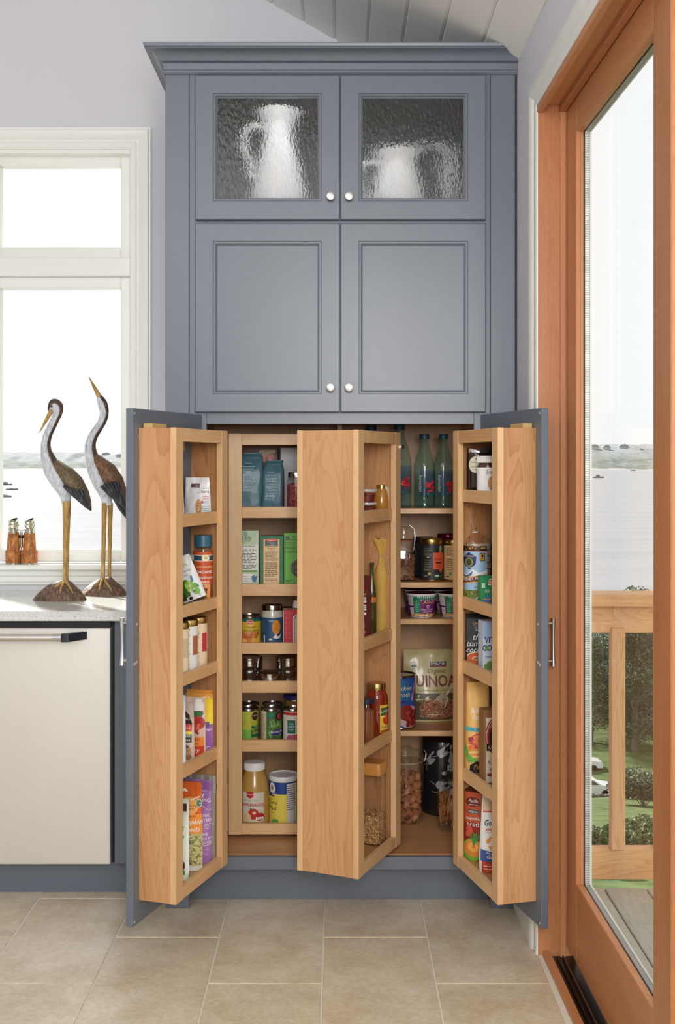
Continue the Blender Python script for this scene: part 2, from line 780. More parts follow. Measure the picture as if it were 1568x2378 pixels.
# window in the back wall
win = struct('window_1')
cas = [(0, .0), (0, .012), (.006, .018), (.022, .018), (.026, .014), (.034, .014), (.038, .018), (.058, .026), (.068, .026), (.072, .020), (.078, .020), (.078, 0)]
XO, ZO = WX1 + .078 - .012, WZ1 + .078 + .006
m = MB(TRIM)
xi = WX1 - .012
m.prism(cas, lambda u, v, t: (xi + u, YB - v, (WZ0 - .03) if t == 0 else (WZ1 + u)), 0, 1)
m.build('side_casing', win)
m = MB(TRIM)
m.prism(cas, lambda u, v, t: ((-1.95 if t == 0 else xi + u), YB - v, WZ1 + u), 0, 1)
m.build('head_casing', win)
bx('jamb', TRIM, WX1 - .014, WX1 + .002, YB - .002, YB + .15, WZ0, WZ1, win)
bx('head_jamb', TRIM, WX0, WX1, YB - .002, YB + .15, WZ1 - .014, WZ1 + .002, win)
YS = 4.395
GX1, GX0 = -.802, -1.262                       # glass edges of the visible lights
MX0 = GX0 - .17
bx('transom_bar', TRIM, WX0, WX1 - .01, YB + .012, YB + .12, 2.083, 2.152, win, .003)
bx('mullion', TRIM, GX0 - .115, GX0 - .045, YB + .008, YB + .12, WZ0, WZ1, win, .003)


def sash(x0, x1, z0, z1, nm):
    """Frame x0..x1 z0..z1 around a pane, all in the window's plane."""
    s = MB(TRIM)
    w, b = .043, .045
    for (a, c, d, e) in ((x0, x0 + w, z0, z1), (x1 - w, x1, z0, z1), (x0 + w, x1 - w, z1 - b, z1), (x0 + w, x1 - w, z0, z0 + b)):
        s.box(a, c, YS - .015, YS + .03, d, e, .004)
    f = s.build(nm, win)
    bx('pane', PANE, x0 + w - .004, x1 - w + .004, YS + .006, YS + .010, z0 + b - .004, z1 - b + .004, f, 0)


for a, c in ((GX0 - .045, WX1 - .012), (WX0, GX0 - .115)):
    sash(a, c, 2.150, 2.542, 'upper_sash')
    sash(a, c, 1.016, 2.085, 'lower_sash')
bx('stool', TRIM, -2.0, -.672, YB - .055, YB + .06, .992, 1.012, win, .005)
ap = [(0, 0), (.012, 0), (.014, .010), (.020, .012), (.020, .030), (.026, .034), (.026, .050), (.034, .054), (.034, .058), (0, .058)]
MB(TRIM).prism(ap, lambda u, v, t: ((-1.98 if t == 0 else -.690), YB - u, .936 + v), 0, 1).build('apron', win)

# the wall with the sliding door (its own slightly turned frame: x outwards, y along)
def rw(name, m, x0, x1, y0, y1, z0, z1, parent, bev=.0015, **kw):
    return bx(name, m, x0, x1, y0, y1, z0, z1, parent, bev, **kw)


wr = struct('wall_right', (.560, 3.636, 0), TH)
m = MB(WALL)
m.box(0, .108, -.338, .78, -.05, 2.95).box(0, .17, -2.35, -.338, 2.45, 2.95).box(0, .17, -6.3, -2.35, -.05, 2.95)
m.build('wall_panel', wr)
bb = struct('baseboard_right', (.560, 3.636, 0), TH)
MB(TRIM).prism([(0, 0), (-.012, 0), (-.012, .085), (-.009, .095), (-.009, .105), (-.004, .115), (0, .117)], lambda u, v, t: (u, -.255 if t == 0 else .05, v), 0, 1).build('baseboard_molding', bb)

door = struct('door_1', (.560, 3.636, 0), TH)
DH = 2.39
dc = [(0, 0), (0, .004), (.006, .006), (.022, .007), (.026, .005), (.034, .005), (.038, .009), (.060, .013), (.082, .015), (.088, .013), (.092, .013), (.092, 0)]
MB(TRIM).prism(dc, lambda u, v, t: (-v, -.345 + u, 0.0 if t == 0 else DH + u * .75), 0, 1).build('side_casing', door)
MB(TRIM).prism(dc, lambda u, v, t: (-v, (-.345 + u) if t == 0 else -2.5, DH + u * .75), 0, 1).build('head_casing', door)
rw('side_jamb', W_FIR, -.003, .112, -.342, -.300, -.02, DH + .02, door)
rw('jamb_stop', W_FIR, .062, .078, -.350, -.341, -.005, DH - .01, door)
rw('head_jamb', W_FIR_U, -.003, .18, -2.4, -.3425, DH, DH + .04, door)
rw('head_strip', W_FIR_U, -.003, .016, -2.4, -.343, DH - .019, DH, door)
rw('head_stop', W_FIR_U, .058, .078, -2.4, -.351, DH - .019, DH, door)
rw('threshold_strip', W_FIR_U, .013, .034, -2.4, -.343, -.01, .013, door)
BRONZE = mat((34, 26, 22), .28, .6, name='dark_bronze_track')
rw('sill_track', BRONZE, .034, .2, -2.4, -.343, -.03, -.004, door, 0)
rw('track_rib', BRONZE, .050, .055, -2.4, -.36, -.004, .004, door)
rw('track_rib', mat((92, 52, 28), .35, .5), .066, .070, -2.4, -.36, -.004, .006, door)
VINYL = mat((226, 230, 222), .35, name='white_cladding')
SPACER = None


def spacer_mat():
    s = N('ribbed_spacer')
    tc = s.add('ShaderNodeTexCoord')
    sp = s.add('ShaderNodeSeparateXYZ')
    s.link(tc.outputs['Object'], sp.inputs[0])
    w = s.math('SINE', s.math('MULTIPLY', sp.outputs['Z'], 1300))
    c = s.ramp(s.math('MULTIPLY_ADD', w, .5, .5), [(.35, (146, 149, 145)), (.65, (220, 223, 217))])
    return s.done(c, .35, .3)


SPACER = spacer_mat()


def slider(y0, y1, x, nm, flip=False):
    """A door leaf between y0 (near) and y1 (far), room face at x."""
    p = MB(W_FIR)
    st = .124
    p.box(x, x + .020, y1 - st, y1, .030, 2.388, .0025).box(x, x + .020, y0, y0 + st, .030, 2.388, .0025)
    p.use(W_FIR_U)
    p.box(x, x + .020, y0 + st, y1 - st, .030, .245, .0025).box(x, x + .020, y0 + st, y1 - st, 2.280, 2.388, .0025)
    leaf = p.build(nm, door)
    a, b = y0 + st, y1 - st
    q = MB(VINYL)
    for z0, z1, c, d in ((.030, 2.388, y1 - st - .001, y1), (.030, 2.388, y0, y0 + st + .001), (.030, .246, a, b), (2.279, 2.388, a, b)):
        q.box(x + .0342, x + .041, c, d, z0, z1, .002)
    q.use(BLACK).box(x + .0325, x + .034, a - .004, a + .003, .245, 2.28)
    q.build('outer_cladding', leaf)
    q = MB(SPACER)
    q.box(x + .022, x + .032, b - .004, b + .004, .241, 2.284).box(x + .022, x + .032, a - .004, a + .004, .241, 2.284)
    q.box(x + .022, x + .032, a, b, .237, .246).box(x + .022, x + .032, a, b, 2.279, 2.288)
    q.build('glass_spacer', leaf)
    bx('glass_bead', W_FIR, x - .003, x + .010, b - .004, b + .003, .245, 2.28, leaf, .001)
    bx('pane', PANE, x + .0205, x + .0220, a - .006, b + .006, .239, 2.286, leaf, 0)
    bx('pane', PANE, x + .0322, x + .0337, a - .006, b + .006, .239, 2.286, leaf, 0)


slider(-1.333, -.352, .081, 'sliding_leaf')
slider(-2.33, -1.208, .136, 'fixed_leaf')
rw('far_jamb', W_FIR, -.003, .19, -2.40, -2.35, .0, DH + .02, door)

# ================================================================== outside
deck = struct('deck_floor')
b0 = None
for k in range(9):
    x = .747 + .1402 * k
    if b0 is None:
        b0 = MB(W_DECK).box(.002, .1382, .9, 3.895, -.065, -.03, .003).build('deck_board', deck, (x, 0, 0))
    else:
        share(b0, deck, (x, 0, 0))
bx('deck_joist', W_DECK, .75, 2.0, 3.80, 3.86, -.25, -.066, deck)
bx('deck_joist', W_DECK, .75, 2.0, 1.0, 1.06, -.25, -.066, deck)

ra = thing('deck_railing', 'cedar deck railing with square upright and wide top board, seen through the sliding door', 'railing', (.75, 3.93, 0))
bx('top_rail', W_CEDAR, .0, 1.3, -.03, .11, .905, .945, ra, .003)
bx('upper_board', W_CEDAR, .0, 1.3, .02, .058, .811, .905, ra, .003)
bx('bottom_rail', W_CEDAR, .0, 1.3, .02, .058, -.022, .084, ra, .003)
for x in (.053, .195, .345, .495, .645, .795, .945, 1.095):
    bx('baluster', W_CEDAR_V, x - .0233, x + .0233, .0, .046 - .002 + .0, .084, .83, ra, .002)
bx('post', W_CEDAR_V, 1.2, 1.29, .0, .09, -.2, .905, ra, .003)

# sea, far shore
def sea_mat():
    s = N('calm_grey_sea')
    v = s.coord((.016, .06, 1), False)
    n = s.noise(v, 1, 5, .6)
    c = s.ramp(n, [(.35, (130, 131, 135)), (.6, (140, 140, 143))])
    s.bump(n, .12, 1.5)
    return s.done(c, .6, **{'Specular IOR Level': .15})


SEAZ = -28.0
MB(sea_mat()).box(-14000, 14000, -6000, 14000, SEAZ - 5, SEAZ).build('sea', kind='structure')


def hill_mat(nm, c0, c1, sc):
    s = N(nm)
    n = s.noise(s.coord((1, 1, 1.6), False), sc, 6, .7)
    return s.done(s.ramp(n, [(.38, c0), (.6, c1)]), .95, **{'Specular IOR Level': .1})


def hill(name, x0, x1, y0, depth, prof, m, seed, bump):
    nu, nv = 420, 14

    def fn(a, b):
        x = x0 + (x1 - x0) * a
        h = prof(x)
        z = SEAZ - 2 + (h - SEAZ) * math.sin(min(1, b * 1.6) * PI / 2) * (1 if b < .8 else 1 - (b - .8) * 2)
        z += bump * (noise.noise((x * .008, b * 5, seed)) + .7 * noise.noise((x * .022, b * 9, seed + 3)) + .4 * noise.noise((x * .05, b * 20, seed + 7))) * min(1, b * 4)
        return (x, y0 + depth * b, z)
    return MB(m).grid(fn, nu, nv).build(name, kind='structure', sharp=180)


HZ1 = hill_mat('hazy_far_woods', (128, 133, 135), (146, 150, 151), .012)  # distance haze is mixed into the colours of both wooded ridges
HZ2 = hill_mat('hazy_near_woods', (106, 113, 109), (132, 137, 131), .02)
SAND = mat((146, 143, 138), .95, name='pale_shore')
far_prof = lambda x: 78 + 14 * noise.noise((x * .0018, 1.3, 0)) + (46 if x > 500 else 0) - (18 if -1500 < x < -1150 else 0)
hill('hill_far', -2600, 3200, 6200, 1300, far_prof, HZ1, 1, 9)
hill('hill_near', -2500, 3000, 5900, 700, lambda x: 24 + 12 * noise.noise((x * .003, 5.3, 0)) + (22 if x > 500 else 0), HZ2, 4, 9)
hill('shore', -2600, 3200, 5700, 500, lambda x: -16 + 5 * noise.noise((x * .01, 2.3, 0)), SAND, 9, 2)


def far_house(px, py, Y, w, h, d, lab, roofc=(150, 152, 155)):
    for k in range(90):                               # walk up the hillside until the ground meets the sight line
        Y = 6230 + 10 * k
        p = at(px, py, Y)
        bb_ = (Y - 6200) / 1300
        if SEAZ - 2 + (far_prof(p.x) - SEAZ) * math.sin(min(1, bb_ * 1.6) * PI / 2) > p.z + 8:
            break
    p.z -= 3
    t = thing('house', lab, 'house', p, .2)
    bx('wall', mat((205, 205, 206), .9), -w / 2, w / 2, -d / 2, d / 2, 0, h * .62, t, 0)
    MB(mat(roofc, .9)).prism([(-w * .55, h * .6), (w * .55, h * .6), (w * .3, h), (-w * .3, h)], lambda u, v, s: (u, s, v), -d * .55, d * .55).build('roof', t)
    for i in range(4):
        x = -w * .38 + w * .25 * i
        bx('window', mat((112, 116, 122), .5), x - w * .045, x + w * .045, -d / 2 - .6, -d / 2 + .2, h * .2, h * .46, t, 0)
    bx('chimney', mat((130, 127, 124), .9), w * .1, w * .17, -2, 2, h * .8, h * 1.15, t, 0)


far_house(1380, 1046, 5900, 52, 34, 20, 'pale house on the far shore, beside the sliding door edge')
far_house(1408, 1045, 5900, 46, 28, 20, 'second pale house along the far ridge')
far_house(1448, 1044, 5900, 60, 32, 20, 'widest pale house on the far ridge')
far_house(1488, 1049, 5900, 30, 20, 16, 'smallest pale house on the ridge, nearest the big door stile')
far_house(246, 1062, 5900, 50, 30, 20, 'pale hillside house behind the upright crane\'s neck')
far_house(279, 1064, 5900, 44, 26, 20, 'pale hillside house at the window edge beside the upright crane')


def boat(px, py, L, lab, h=.16):
    Y = (CAMH - SEAZ) * FPX / (py - HORIZON)
    t = thing('boat', lab, 'boat', (at(px, py, Y).x, Y, SEAZ))
    MB(mat((96, 98, 104), .6)).prism([(-L * .46, -.2), (L * .42, -.2), (L * .5, L * .12), (-L * .5, L * .1)], lambda u, v, s: (u, s, v), -L * .12, L * .12).build('hull', t)
    bx('cabin', mat((120, 122, 128), .6), -L * .22, L * .12, -L * .08, L * .08, L * .1, L * (.1 + h), t, .2)
    MB(mat((130, 130, 136), .6)).tube([(-L * .05, 0, L * .1), (-L * .05, 0, L * (.2 + h))], L * .012, 6).build('mast', t)


boat(1390, 1110, 26, 'grey motor boat on the water, nearest one through the sliding door')
boat(1471, 1093, 26, 'low grey boat further out on the water', .08)
boat(1499, 1087, 60, 'pale boat close to the far shore by the door stile', .14)
boat(14, 1127, 18, 'small dark boat by the window mullion')
boat(28, 1138, 14, 'flat skiff on the water left of the bowed crane', .03)
for px, py, w, lab in ((8, 1155, 9, 'brown rock breaking the water at the window mullion'), ):
    Y = (CAMH - SEAZ) * FPX / (py - HORIZON)
    o = MB(mat((128, 120, 114), .95)).ball((0, 0, 0), (w * .75, w * .5, w * .32), 18, 10).build('shore_rock', loc=(at(px, py, Y).x, Y, SEAZ))
    for v in o.data.vertices:
        v.co *= 1 + .25 * noise.noise(v.co * .35)
    tag(o, lab, 'rock')

# land below the deck
LAWN = hill_mat('mown_lawn', (66, 82, 48), (92, 106, 68), .8)


def landz(y):
    return max(-27.6, -12.8 - .235 * (y - 40)) if y < 178 else -27.6 - .4 * (y - 178)


MB(LAWN).grid(lambda a, b: (1.5 + 90 * a, 6 + 184 * b, landz(6 + 184 * b) + .35 * noise.noise((a * 9, b * 12, 2))), 40, 80).build('lawn_ground', kind='structure', sharp=180)
LEAF_D = speckle('dark_leaves', (62, 78, 58), [(82, 100, 72), (104, 120, 90), (78, 86, 76)], 2.2, .8, 0)
LEAF_L = speckle('light_leaves', (62, 82, 46), [(80, 100, 58), (98, 116, 74), (52, 68, 42)], 3, .8, 0)
BARK = mat((112, 104, 98), .9, name='bark')


def leaves(m, centers, n, size, seed):
    rd = random.Random(seed)
    mb = MB(m)
    for i in range(n):
        c, r = rd.choice(centers)
        d = Vector((rd.gauss(0, 1), rd.gauss(0, 1), rd.gauss(0, 1))).normalized() * r * (rd.random() ** .4)
        p = Vector(c) + Vector((d.x, d.y, d.z * .7))
        a = Vector((rd.uniform(-1, 1), rd.uniform(-1, 1), rd.uniform(-1, 1))).normalized()
        b = a.orthogonal().normalized()
        s = size * rd.uniform(.6, 1.3)
        mb.face([mb.bm.verts.new(p + a * s), mb.bm.verts.new(p + b * s * .7), mb.bm.verts.new(p - a * s), mb.bm.verts.new(p - b * s * .7)])
    return mb


def tree(px, Y, top, base_spread, lab, seed, m=LEAF_D, n=5200, group=None):
    rd = random.Random(seed)
    x = (px - 784) * Y / FPX
    z0 = landz(Y)
    H = CAMH - (top - HORIZON) * Y / FPX - z0
    t = thing('tree', lab, 'tree', (x, Y, z0), 0, group)
    b = MB(BARK)
    b.tube([(0, 0, -.3), (.2, 0, H * .25), (-.2, .1, H * .5), (.1, 0, H * .85)], [H * .022, H * .017, H * .012, .03], 8)
    cs = []
    for k in range(16):
        z = H * (.10 + .055 * k)
        ang = rd.uniform(0, 2 * PI)
        rr = base_spread * (1.1 - .8 * z / H) * rd.uniform(.5, 1)
        e = (rr * math.cos(ang), rr * math.sin(ang), z + H * .05)
        b.tube([(0, 0, z - H * .12), (e[0] * .5, e[1] * .5, z - H * .02), e], [H * .008, H * .005, .02], 6)
        cs.append((e, base_spread * rd.uniform(.28, .45)))
        cs.append(((e[0] * .4, e[1] * .4, z), base_spread * .4))
    b.build('trunk', t)
    leaves(m, cs, n * 3, H * .0085, seed).build('foliage', t, kind='stuff', recalc=False)


tree(1372, 122, 1462, 5.5, 'dark tree behind the parked white car', 11, n=6500)
tree(1425, 132, 1440, 5.5, 'dark tree behind the square railing upright', 12, n=6500)
tree(1474, 118, 1380, 4.6, 'tallest tree, its leafy tip standing above the railing', 13, n=6000)
tree(1512, 126, 1400, 5.2, 'dark tree partly behind the big door stile', 14, n=6500)
tree(1400, 140, 1480, 6, 'tree at the back between the two dark ones', 15, n=5000)
tree(1452, 145, 1470, 6, 'tree at the back left of the tallest tree', 16, n=5000)


def shrub(px, Y, top, r, lab, seed, m=LEAF_L, n=6000, size=.068):
    x = (px - 784) * Y / FPX
    z0 = landz(Y)
    H = CAMH - (top - HORIZON) * Y / FPX - z0
    t = thing('shrub', lab, 'shrub', (x, Y, z0))
    rd = random.Random(seed)
    cs = [((rd.uniform(-r, r), rd.uniform(-r, r) * .6, H * rd.uniform(.25, .72)), r * .55) for _ in range(9)]
    b = MB(BARK)
    for c, q in cs:
        b.tube([(0, 0, -.1), (c[0] * .6, c[1] * .6, c[2] * .6), c[0]], .03, 5) if False else b.tube([(0, 0, -.1), (c[0] * .5, c[1] * .5, c[2] * .6), c], .03, 5)
    b.build('stem', t)
    leaves(m, cs, n, size, seed).build('foliage', t, kind='stuff', recalc=False)


shrub(1376, 41, 1890, .8, 'light green bush low behind the bottom rail, beside the glass edge', 21)
shrub(1410, 45, 1900, .7, 'light green bush just left of the railing upright', 22)
shrub(1470, 42, 1895, .75, 'light green bush just right of the railing upright', 23)
shrub(1506, 46.5, 1885, .8, 'light green bush against the big door stile', 24)
shrub(1496, 84, 1775, 1.7, 'round dark shrub on the lawn below the trees', 25, LEAF_D, 7000, .10)
shrub(1474, 90, 1790, 1.4, 'smaller dark shrub left of the round one', 26, LEAF_D, 6000, .10)


def car(px, py, Y, lab, L=4.6):
    x, _, z = at(px, py, Y)
    t = thing('car', lab, 'car', (x, Y, landz(Y) + .05))
    W = mat((236, 236, 238), .3, coat=.5)
    pr = [(-.5, .12), (.5, .12), (.5, .28), (.46, .33), (.24, .38), (.10, .54), (-.14, .57), (-.34, .52), (-.46, .40), (-.5, .36)]
    MB(W).prism([(u * L, v * L * .6) for u, v in pr], lambda u, v, s: (u, s, v), -.85, .85).build('body', t)
    MB(mat((88, 92, 98), .15)).prism([(u * L, v * L * .6) for u, v in ((.2, .385), (.09, .515), (-.13, .545), (-.31, .50), (-.40, .40))], lambda u, v, s: (u, s, v), -.86, .86).build('side_window', t)
    for sx in (-.31, .31):
        MB(BLACK).prism([(sx * L + .32 * math.cos(a * PI / 9), .32 + .32 * math.sin(a * PI / 9)) for a in range(18)], lambda u, v, s: (u, s, v), -.88, .88).build('wheel', t)


car(1362, 1845, 100, 'white car parked beyond the lawn left of the railing upright')
car(1340, 1805, 111, 'second white car, only its end showing above the first')
st = thing('stone_wall', 'low dark stone wall along the lawn below the parked car', 'wall', (at(1372, 1862, 96).x, 96, landz(96)))
rd = random.Random(3)
sm = mat((112, 106, 106), .9)
for i in range(14):
    o = MB(sm).ball((0, 0, 0), (.26, .24, .19), 10, 6).build('stone', st, (-1.6 + i * .36, rd.uniform(-.1, .1), .10 + .10 * (i % 2)), (rd.random(), rd.random(), rd.random()))
    for v in o.data.vertices:
        v.co *= 1 + .2 * noise.noise(v.co * 3 + Vector((i, 0, 0)))


# ================================================================== pantry cabinet (local y = depth behind the face)
YF = 3.636
pan = thing('pantry_cabinet', 'tall slate-blue pantry cabinet with glass upper doors and open lower doors', 'cabinet', (0, YF, 0))
XL, XR = -.5355, .553
OL, OR_, OB, OT = -.407, .424, .163, 1.506
bx('side_panel', BLUE, XL, XL + .018, .02, .70, 0, 2.66, pan)
bx('side_panel', BLUE, XR - .018, XR, .02, .70, 0, 2.60, pan)
bx('filler_stile', BLUE, XL, -.4612, 0, .02, 0, 2.66, pan, .0018)
bx('filler_stile', BLUE, .4758, XR, 0, .02, 0, 2.60, pan, .0018)
bx('face_stile', BLUE, -.4604, OL, .0, .02, .12, 2.60, pan, .0012)
bx('face_stile', BLUE, OR_, .4750, .0, .02, .12, 2.60, pan, .0012)
for z0, z1 in ((.12, .160), (OT, 1.56), (2.10, 2.16), (2.565, 2.60)):
    bx('face_rail', BLUE, OL, OR_, .0004, .02, z0, z1, pan, .0008)
bx('center_stile', BLUE, -.012, .028, .0006, .02, 1.56, 2.565, pan, .0008)
bx('toe_kick', BLUE, XL + .02, XR - .02, .078, .095, .0, .118, pan)
bx('inner_side', W_INNER, OL - .056, OL - .040, .021, .60, .13, 1.53, pan, 0)
bx('inner_side', W_INNER, OR_ + .026, OR_ + .042, .021, .60, .13, 1.53, pan, 0)
bx('back_panel', W_INNER, OL - .05, OR_ + .04, .60, .612, .13, 1.53, pan, 0)
bx('inner_floor', W_SHELF, OL - .040, OR_ + .026, .024, .60, .143, .1625, pan, .001)
bx('inner_top', W_SHELF, OL - .04, OR_ + .026, .021, .60, 1.53, 1.548, pan, 0)
bx('divider', W_MAPLE_V, .0, .016, .28, .60, .163, 1.53, pan, .001)
SHELF_Z = (1.234, .987, .865, .492)
for z in SHELF_Z:
    s_ = bx('shelf', W_SHELF, .017, OR_ + .0255, .270, .599, z - .0172, z, pan, .001)
    bx('shelf_edge', W_MAPLE_X, .017, OR_ + .0255, .264, .270, z - .0176, z + .0003, s_, .001)
# upper glazed compartment and closed middle one
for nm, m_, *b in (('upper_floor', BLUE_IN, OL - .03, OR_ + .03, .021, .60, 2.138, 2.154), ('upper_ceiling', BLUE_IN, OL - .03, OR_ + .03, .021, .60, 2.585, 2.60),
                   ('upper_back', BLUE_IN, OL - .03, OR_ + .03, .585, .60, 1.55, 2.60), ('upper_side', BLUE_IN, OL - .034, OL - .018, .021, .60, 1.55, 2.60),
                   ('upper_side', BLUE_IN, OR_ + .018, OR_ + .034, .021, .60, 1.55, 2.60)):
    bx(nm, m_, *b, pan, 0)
# crown molding, mitred at the open corner
cp = [(.0, 2.592), (.006, 2.592), (.009, 2.596), (.009, 2.603), (.005, 2.607), (.006, 2.626), (.012, 2.629), (.018, 2.630), (.020, 2.634), (.023, 2.642), (.030, 2.650),
      (.040, 2.655), (.050, 2.658), (.052, 2.661), (.058, 2.662), (.060, 2.668), (.060, 2.673), (.0, 2.673)]
MB(BLUE).loft([[(.571, -p, z) for p, z in cp], [(XL - p, -p, z) for p, z in cp], [(XL - p, .703, z) for p, z in cp]], True, True, True).build('crown_molding', pan)

dprof = [(0, 0), (0, -.019), (.003, -.022), (.0555, -.022), (.0568, -.0190), (.0582, -.0190), (.0592, -.0205), (.0630, -.0205), (.0642, -.0165), (.0665, -.0145), (.0685, -.0135), (.0685, -.004), (.05, 0)]


def cab_door(x0, x1, z0, z1, glass):
    mb = MB(BLUE)
    rings = [[(x0 + q, y, z0 + q), (x1 - q, y, z0 + q), (x1 - q, y, z1 - q), (x0 + q, y, z1 - q)] for q, y in dprof + [dprof[0]]]
    mb.loft(rings, True, False, False)
    d = mb.build('door', pan, (0, -.0008, 0), sharp=20)
    q = .0675
    if glass:
        bx('glass_pane', RAIN, x0 + q, x1 - q, -.011, -.007, z0 + q, z1 - q, d, 0, label='rain-textured glass pane')
    else:
        bx('door_panel', BLUE, x0 + q, x1 - q, -.012, -.006, z0 + q, z1 - q, d, 0)
    return d


KNOB = [(.0055, 0), (.0055, .010), (.0085, .014), (.0128, .017), (.0136, .021), (.0125, .0245), (.008, .0262), (.0003, .0266)]
for x0, x1, kx in ((-.4405, .0068, -.0213), (.0093, .4590, .0355)):
    for z0, z1, kz, gl in ((2.137, 2.583, 2.205, True), (1.542, 2.1265, 1.617, False)):
        d = cab_door(x0, x1, z0, z1, gl)
        MB(NICKEL).lathe(KNOB, 24).build('knob', d, (kx, -.0215, kz), (R(90), 0, 0))

# the two open lower doors
HL, HR = Vector((-.421, 3.630, 0)), Vector((.4445, 3.630, 0))
AL, AR = math.atan2(-.9505, -.311), math.atan2(-.968, .2506)


def low_door(H, ang, s):
    """s = +1: inside face towards local +y."""
    mb = MB(BLUE).box(.0, .451, *((-.021, 0) if s > 0 else (0, .021)), .111, 1.535, .002)
    d = mb.build('door', pan, (H.x, H.y - YF, 0), (0, 0, ang))
    yo = -.021 * s
    h = MB(NICKEL)
    zc = .888
    n = 15
    pts = [(.413, yo - .031 * s, zc - .066 + .132 * i / n) for i in range(n + 1)]
    h.tube(pts, [(.0042 + .0042 * abs(2 * i / n - 1) ** 2, .0042 + .003 * abs(2 * i / n - 1) ** 2) for i in range(n + 1)], 14)
    for z in (zc - .052, zc + .052):
        h.tube([(.413, yo, z), (.413, yo - .030 * s, z)], .0036, 12)
    h.build('pull_handle', d)
    for x, z, r in ((.440, 1.521, .0045), (.440, .124, .0045), (.428, zc + .052, .004), (.428, zc - .052, .004), (.440, zc - .056, .005)):
        MB(NICKEL).lathe([(r, 0), (r, .0012), (r * .6, .0026), (.0002, .003)], 14).build('screw', d, (x, .0, z), (R(-90 * s), 0, 0))
    for z in (.25, .82, 1.40):
        bx('hinge', NICKEL, -.012, .03, *(sorted((.0, .010 * s))), z - .022, z + .022, d, .003)
    return d


low_door(HL, AL, 1)
low_door(HR, AR, -1)


# ================================================================== swing-out racks
class Rack:
    def __init__(s, label, O, ang, L, D, lips, z0=.175, z1=1.481, double=False, group=None, name='pantry_rack'):
        s.O, s.ang, s.L, s.D = Vector((O[0], O[1], 0)), ang, L, D
        s.ex, s.ey = Vector((math.cos(ang), math.sin(ang), 0)), Vector((-math.sin(ang), math.cos(ang), 0))
        t = s.t = thing(name, label, 'rack', (O[0], O[1], z0), ang)
        H = z1 - z0
        T, SW = .018, .042
        ya = T if double else 0
        for x in (0, L - .016):
            e = bx('end_panel', W_PANEL, x, x + .016, ya, D - T, 0, H, t, .0008)
            ph = MB(BLACK)
            xi = x + .016 if x == 0 else x
            for yy in (.022, D - .045):
                z = .12
                while z < H - .08:
                    ph.box(xi - .0004, xi + .0004, yy - .0014, yy + .0014, z - .0014, z + .0014)
                    z += .032 * 3
            ph.build('peg_holes', e, kind='stuff')
        for yf in ((D - T, D), (0, T)) if double else ((D - T, D),):
            for x in (0, L - SW):
                bx('face_stile', W_MAPLE_V, x - .0015 if x == 0 else x, x + SW + (.0015 if x else 0), yf[0], yf[1], -.0008, H + .0008, t, .001)
            bx('face_rail', W_MAPLE_X, SW, L - SW, yf[0] + .0006, yf[1] - .0006, 0, .034, t, .001)
            bx('face_rail', W_MAPLE_X, SW, L - SW, yf[0] + .0006, yf[1] - .0006, H - .037, H, t, .001)
        bx('bottom_panel', W_SHELF, .016, L - .016, ya, D - T, .002, .016, t, 0)
        bx('top_panel', W_SHELF, .016, L - .016, ya, D - T, H - .014, H, t, 0)
        if double:
            bx('middle_panel', W_INNER, .016, L - .016, D / 2 - .008, D / 2 - .002, .016, H - .014, t, 0)
        s.sz = []
        yb = D / 2 - .002 if double else 0
        for lt, lb in lips:
            z = lb + .006 - z0
            sh = bx('shelf', W_SHELF, .0165, L - .0165, yb, D - .027, z, z + .012, t, .0006)
            bx('shelf_lip', W_MAPLE_X, .024, L - .024, D - .027, D - .0125, lb - z0, lt - z0, sh, .001)
            s.sz.append(z + z0 + .0122)
        s.sz.append(z0 + .0164)

    def loc(s, px, yl, z):
        """Point at depth yl inside the rack lying under pixel column px."""
        k = px - 784
        a = s.O + s.ey * yl
        xl = (k * a.y - FPX * a.x) / (FPX * s.ex.x - k * s.ex.y)
        p = a + s.ex * xl
        return Vector((p.x, p.y, z))


dL = Vector((-.311, -.9505, 0))
RL = Rack('maple rack of five shelves fixed inside the open door beside the dishwasher', HL + dL * .0635, AL, .351, .114,
          [(1.2407, 1.205), (.985, .951), (.793, .7595), (.536, .5005)])
bx('mounting_cleat', mat((205, 172, 112), .6), .24, .33, .002, .03, 1.306, 1.320, RL.t)
bx('mounting_cleat', mat((205, 172, 112), .6), .10, .335, .0, .02, 1.245, 1.278, RL.t)
dR = Vector((.2506, -.968, 0))
RR = Rack('maple rack of five shelves fixed inside the open door next to the sliding door', HR + dR * .4146, AR + PI, .351, .114,
          [(1.305, 1.269), (.986, .951), (.7945, .757), (.4715, .4366)])
bx('mounting_cleat', mat((205, 172, 112), .6), .02, .11, .002, .03, 1.306, 1.320, RR.t)
RI = Rack('fixed maple rack of six shelves facing forward inside the pantry', (-.0035, 4.010), PI, .350, .200,
          [(1.2425, 1.2055), (.9893, .9515), (.798, .7614), (.6723, .6337), (.4797, .4418)])
RC = Rack('double-sided maple rack swung out from the middle of the pantry', (.019, 3.7965), math.atan2(-.9165, -.4), .3475, .198,
          [(1.2428, 1.205), (.8637, .827), (.543, .508)], double=True)
bx('catch', CHROME, -.016, .006, .186, .206, 1.255, 1.268, RC.t, .003)

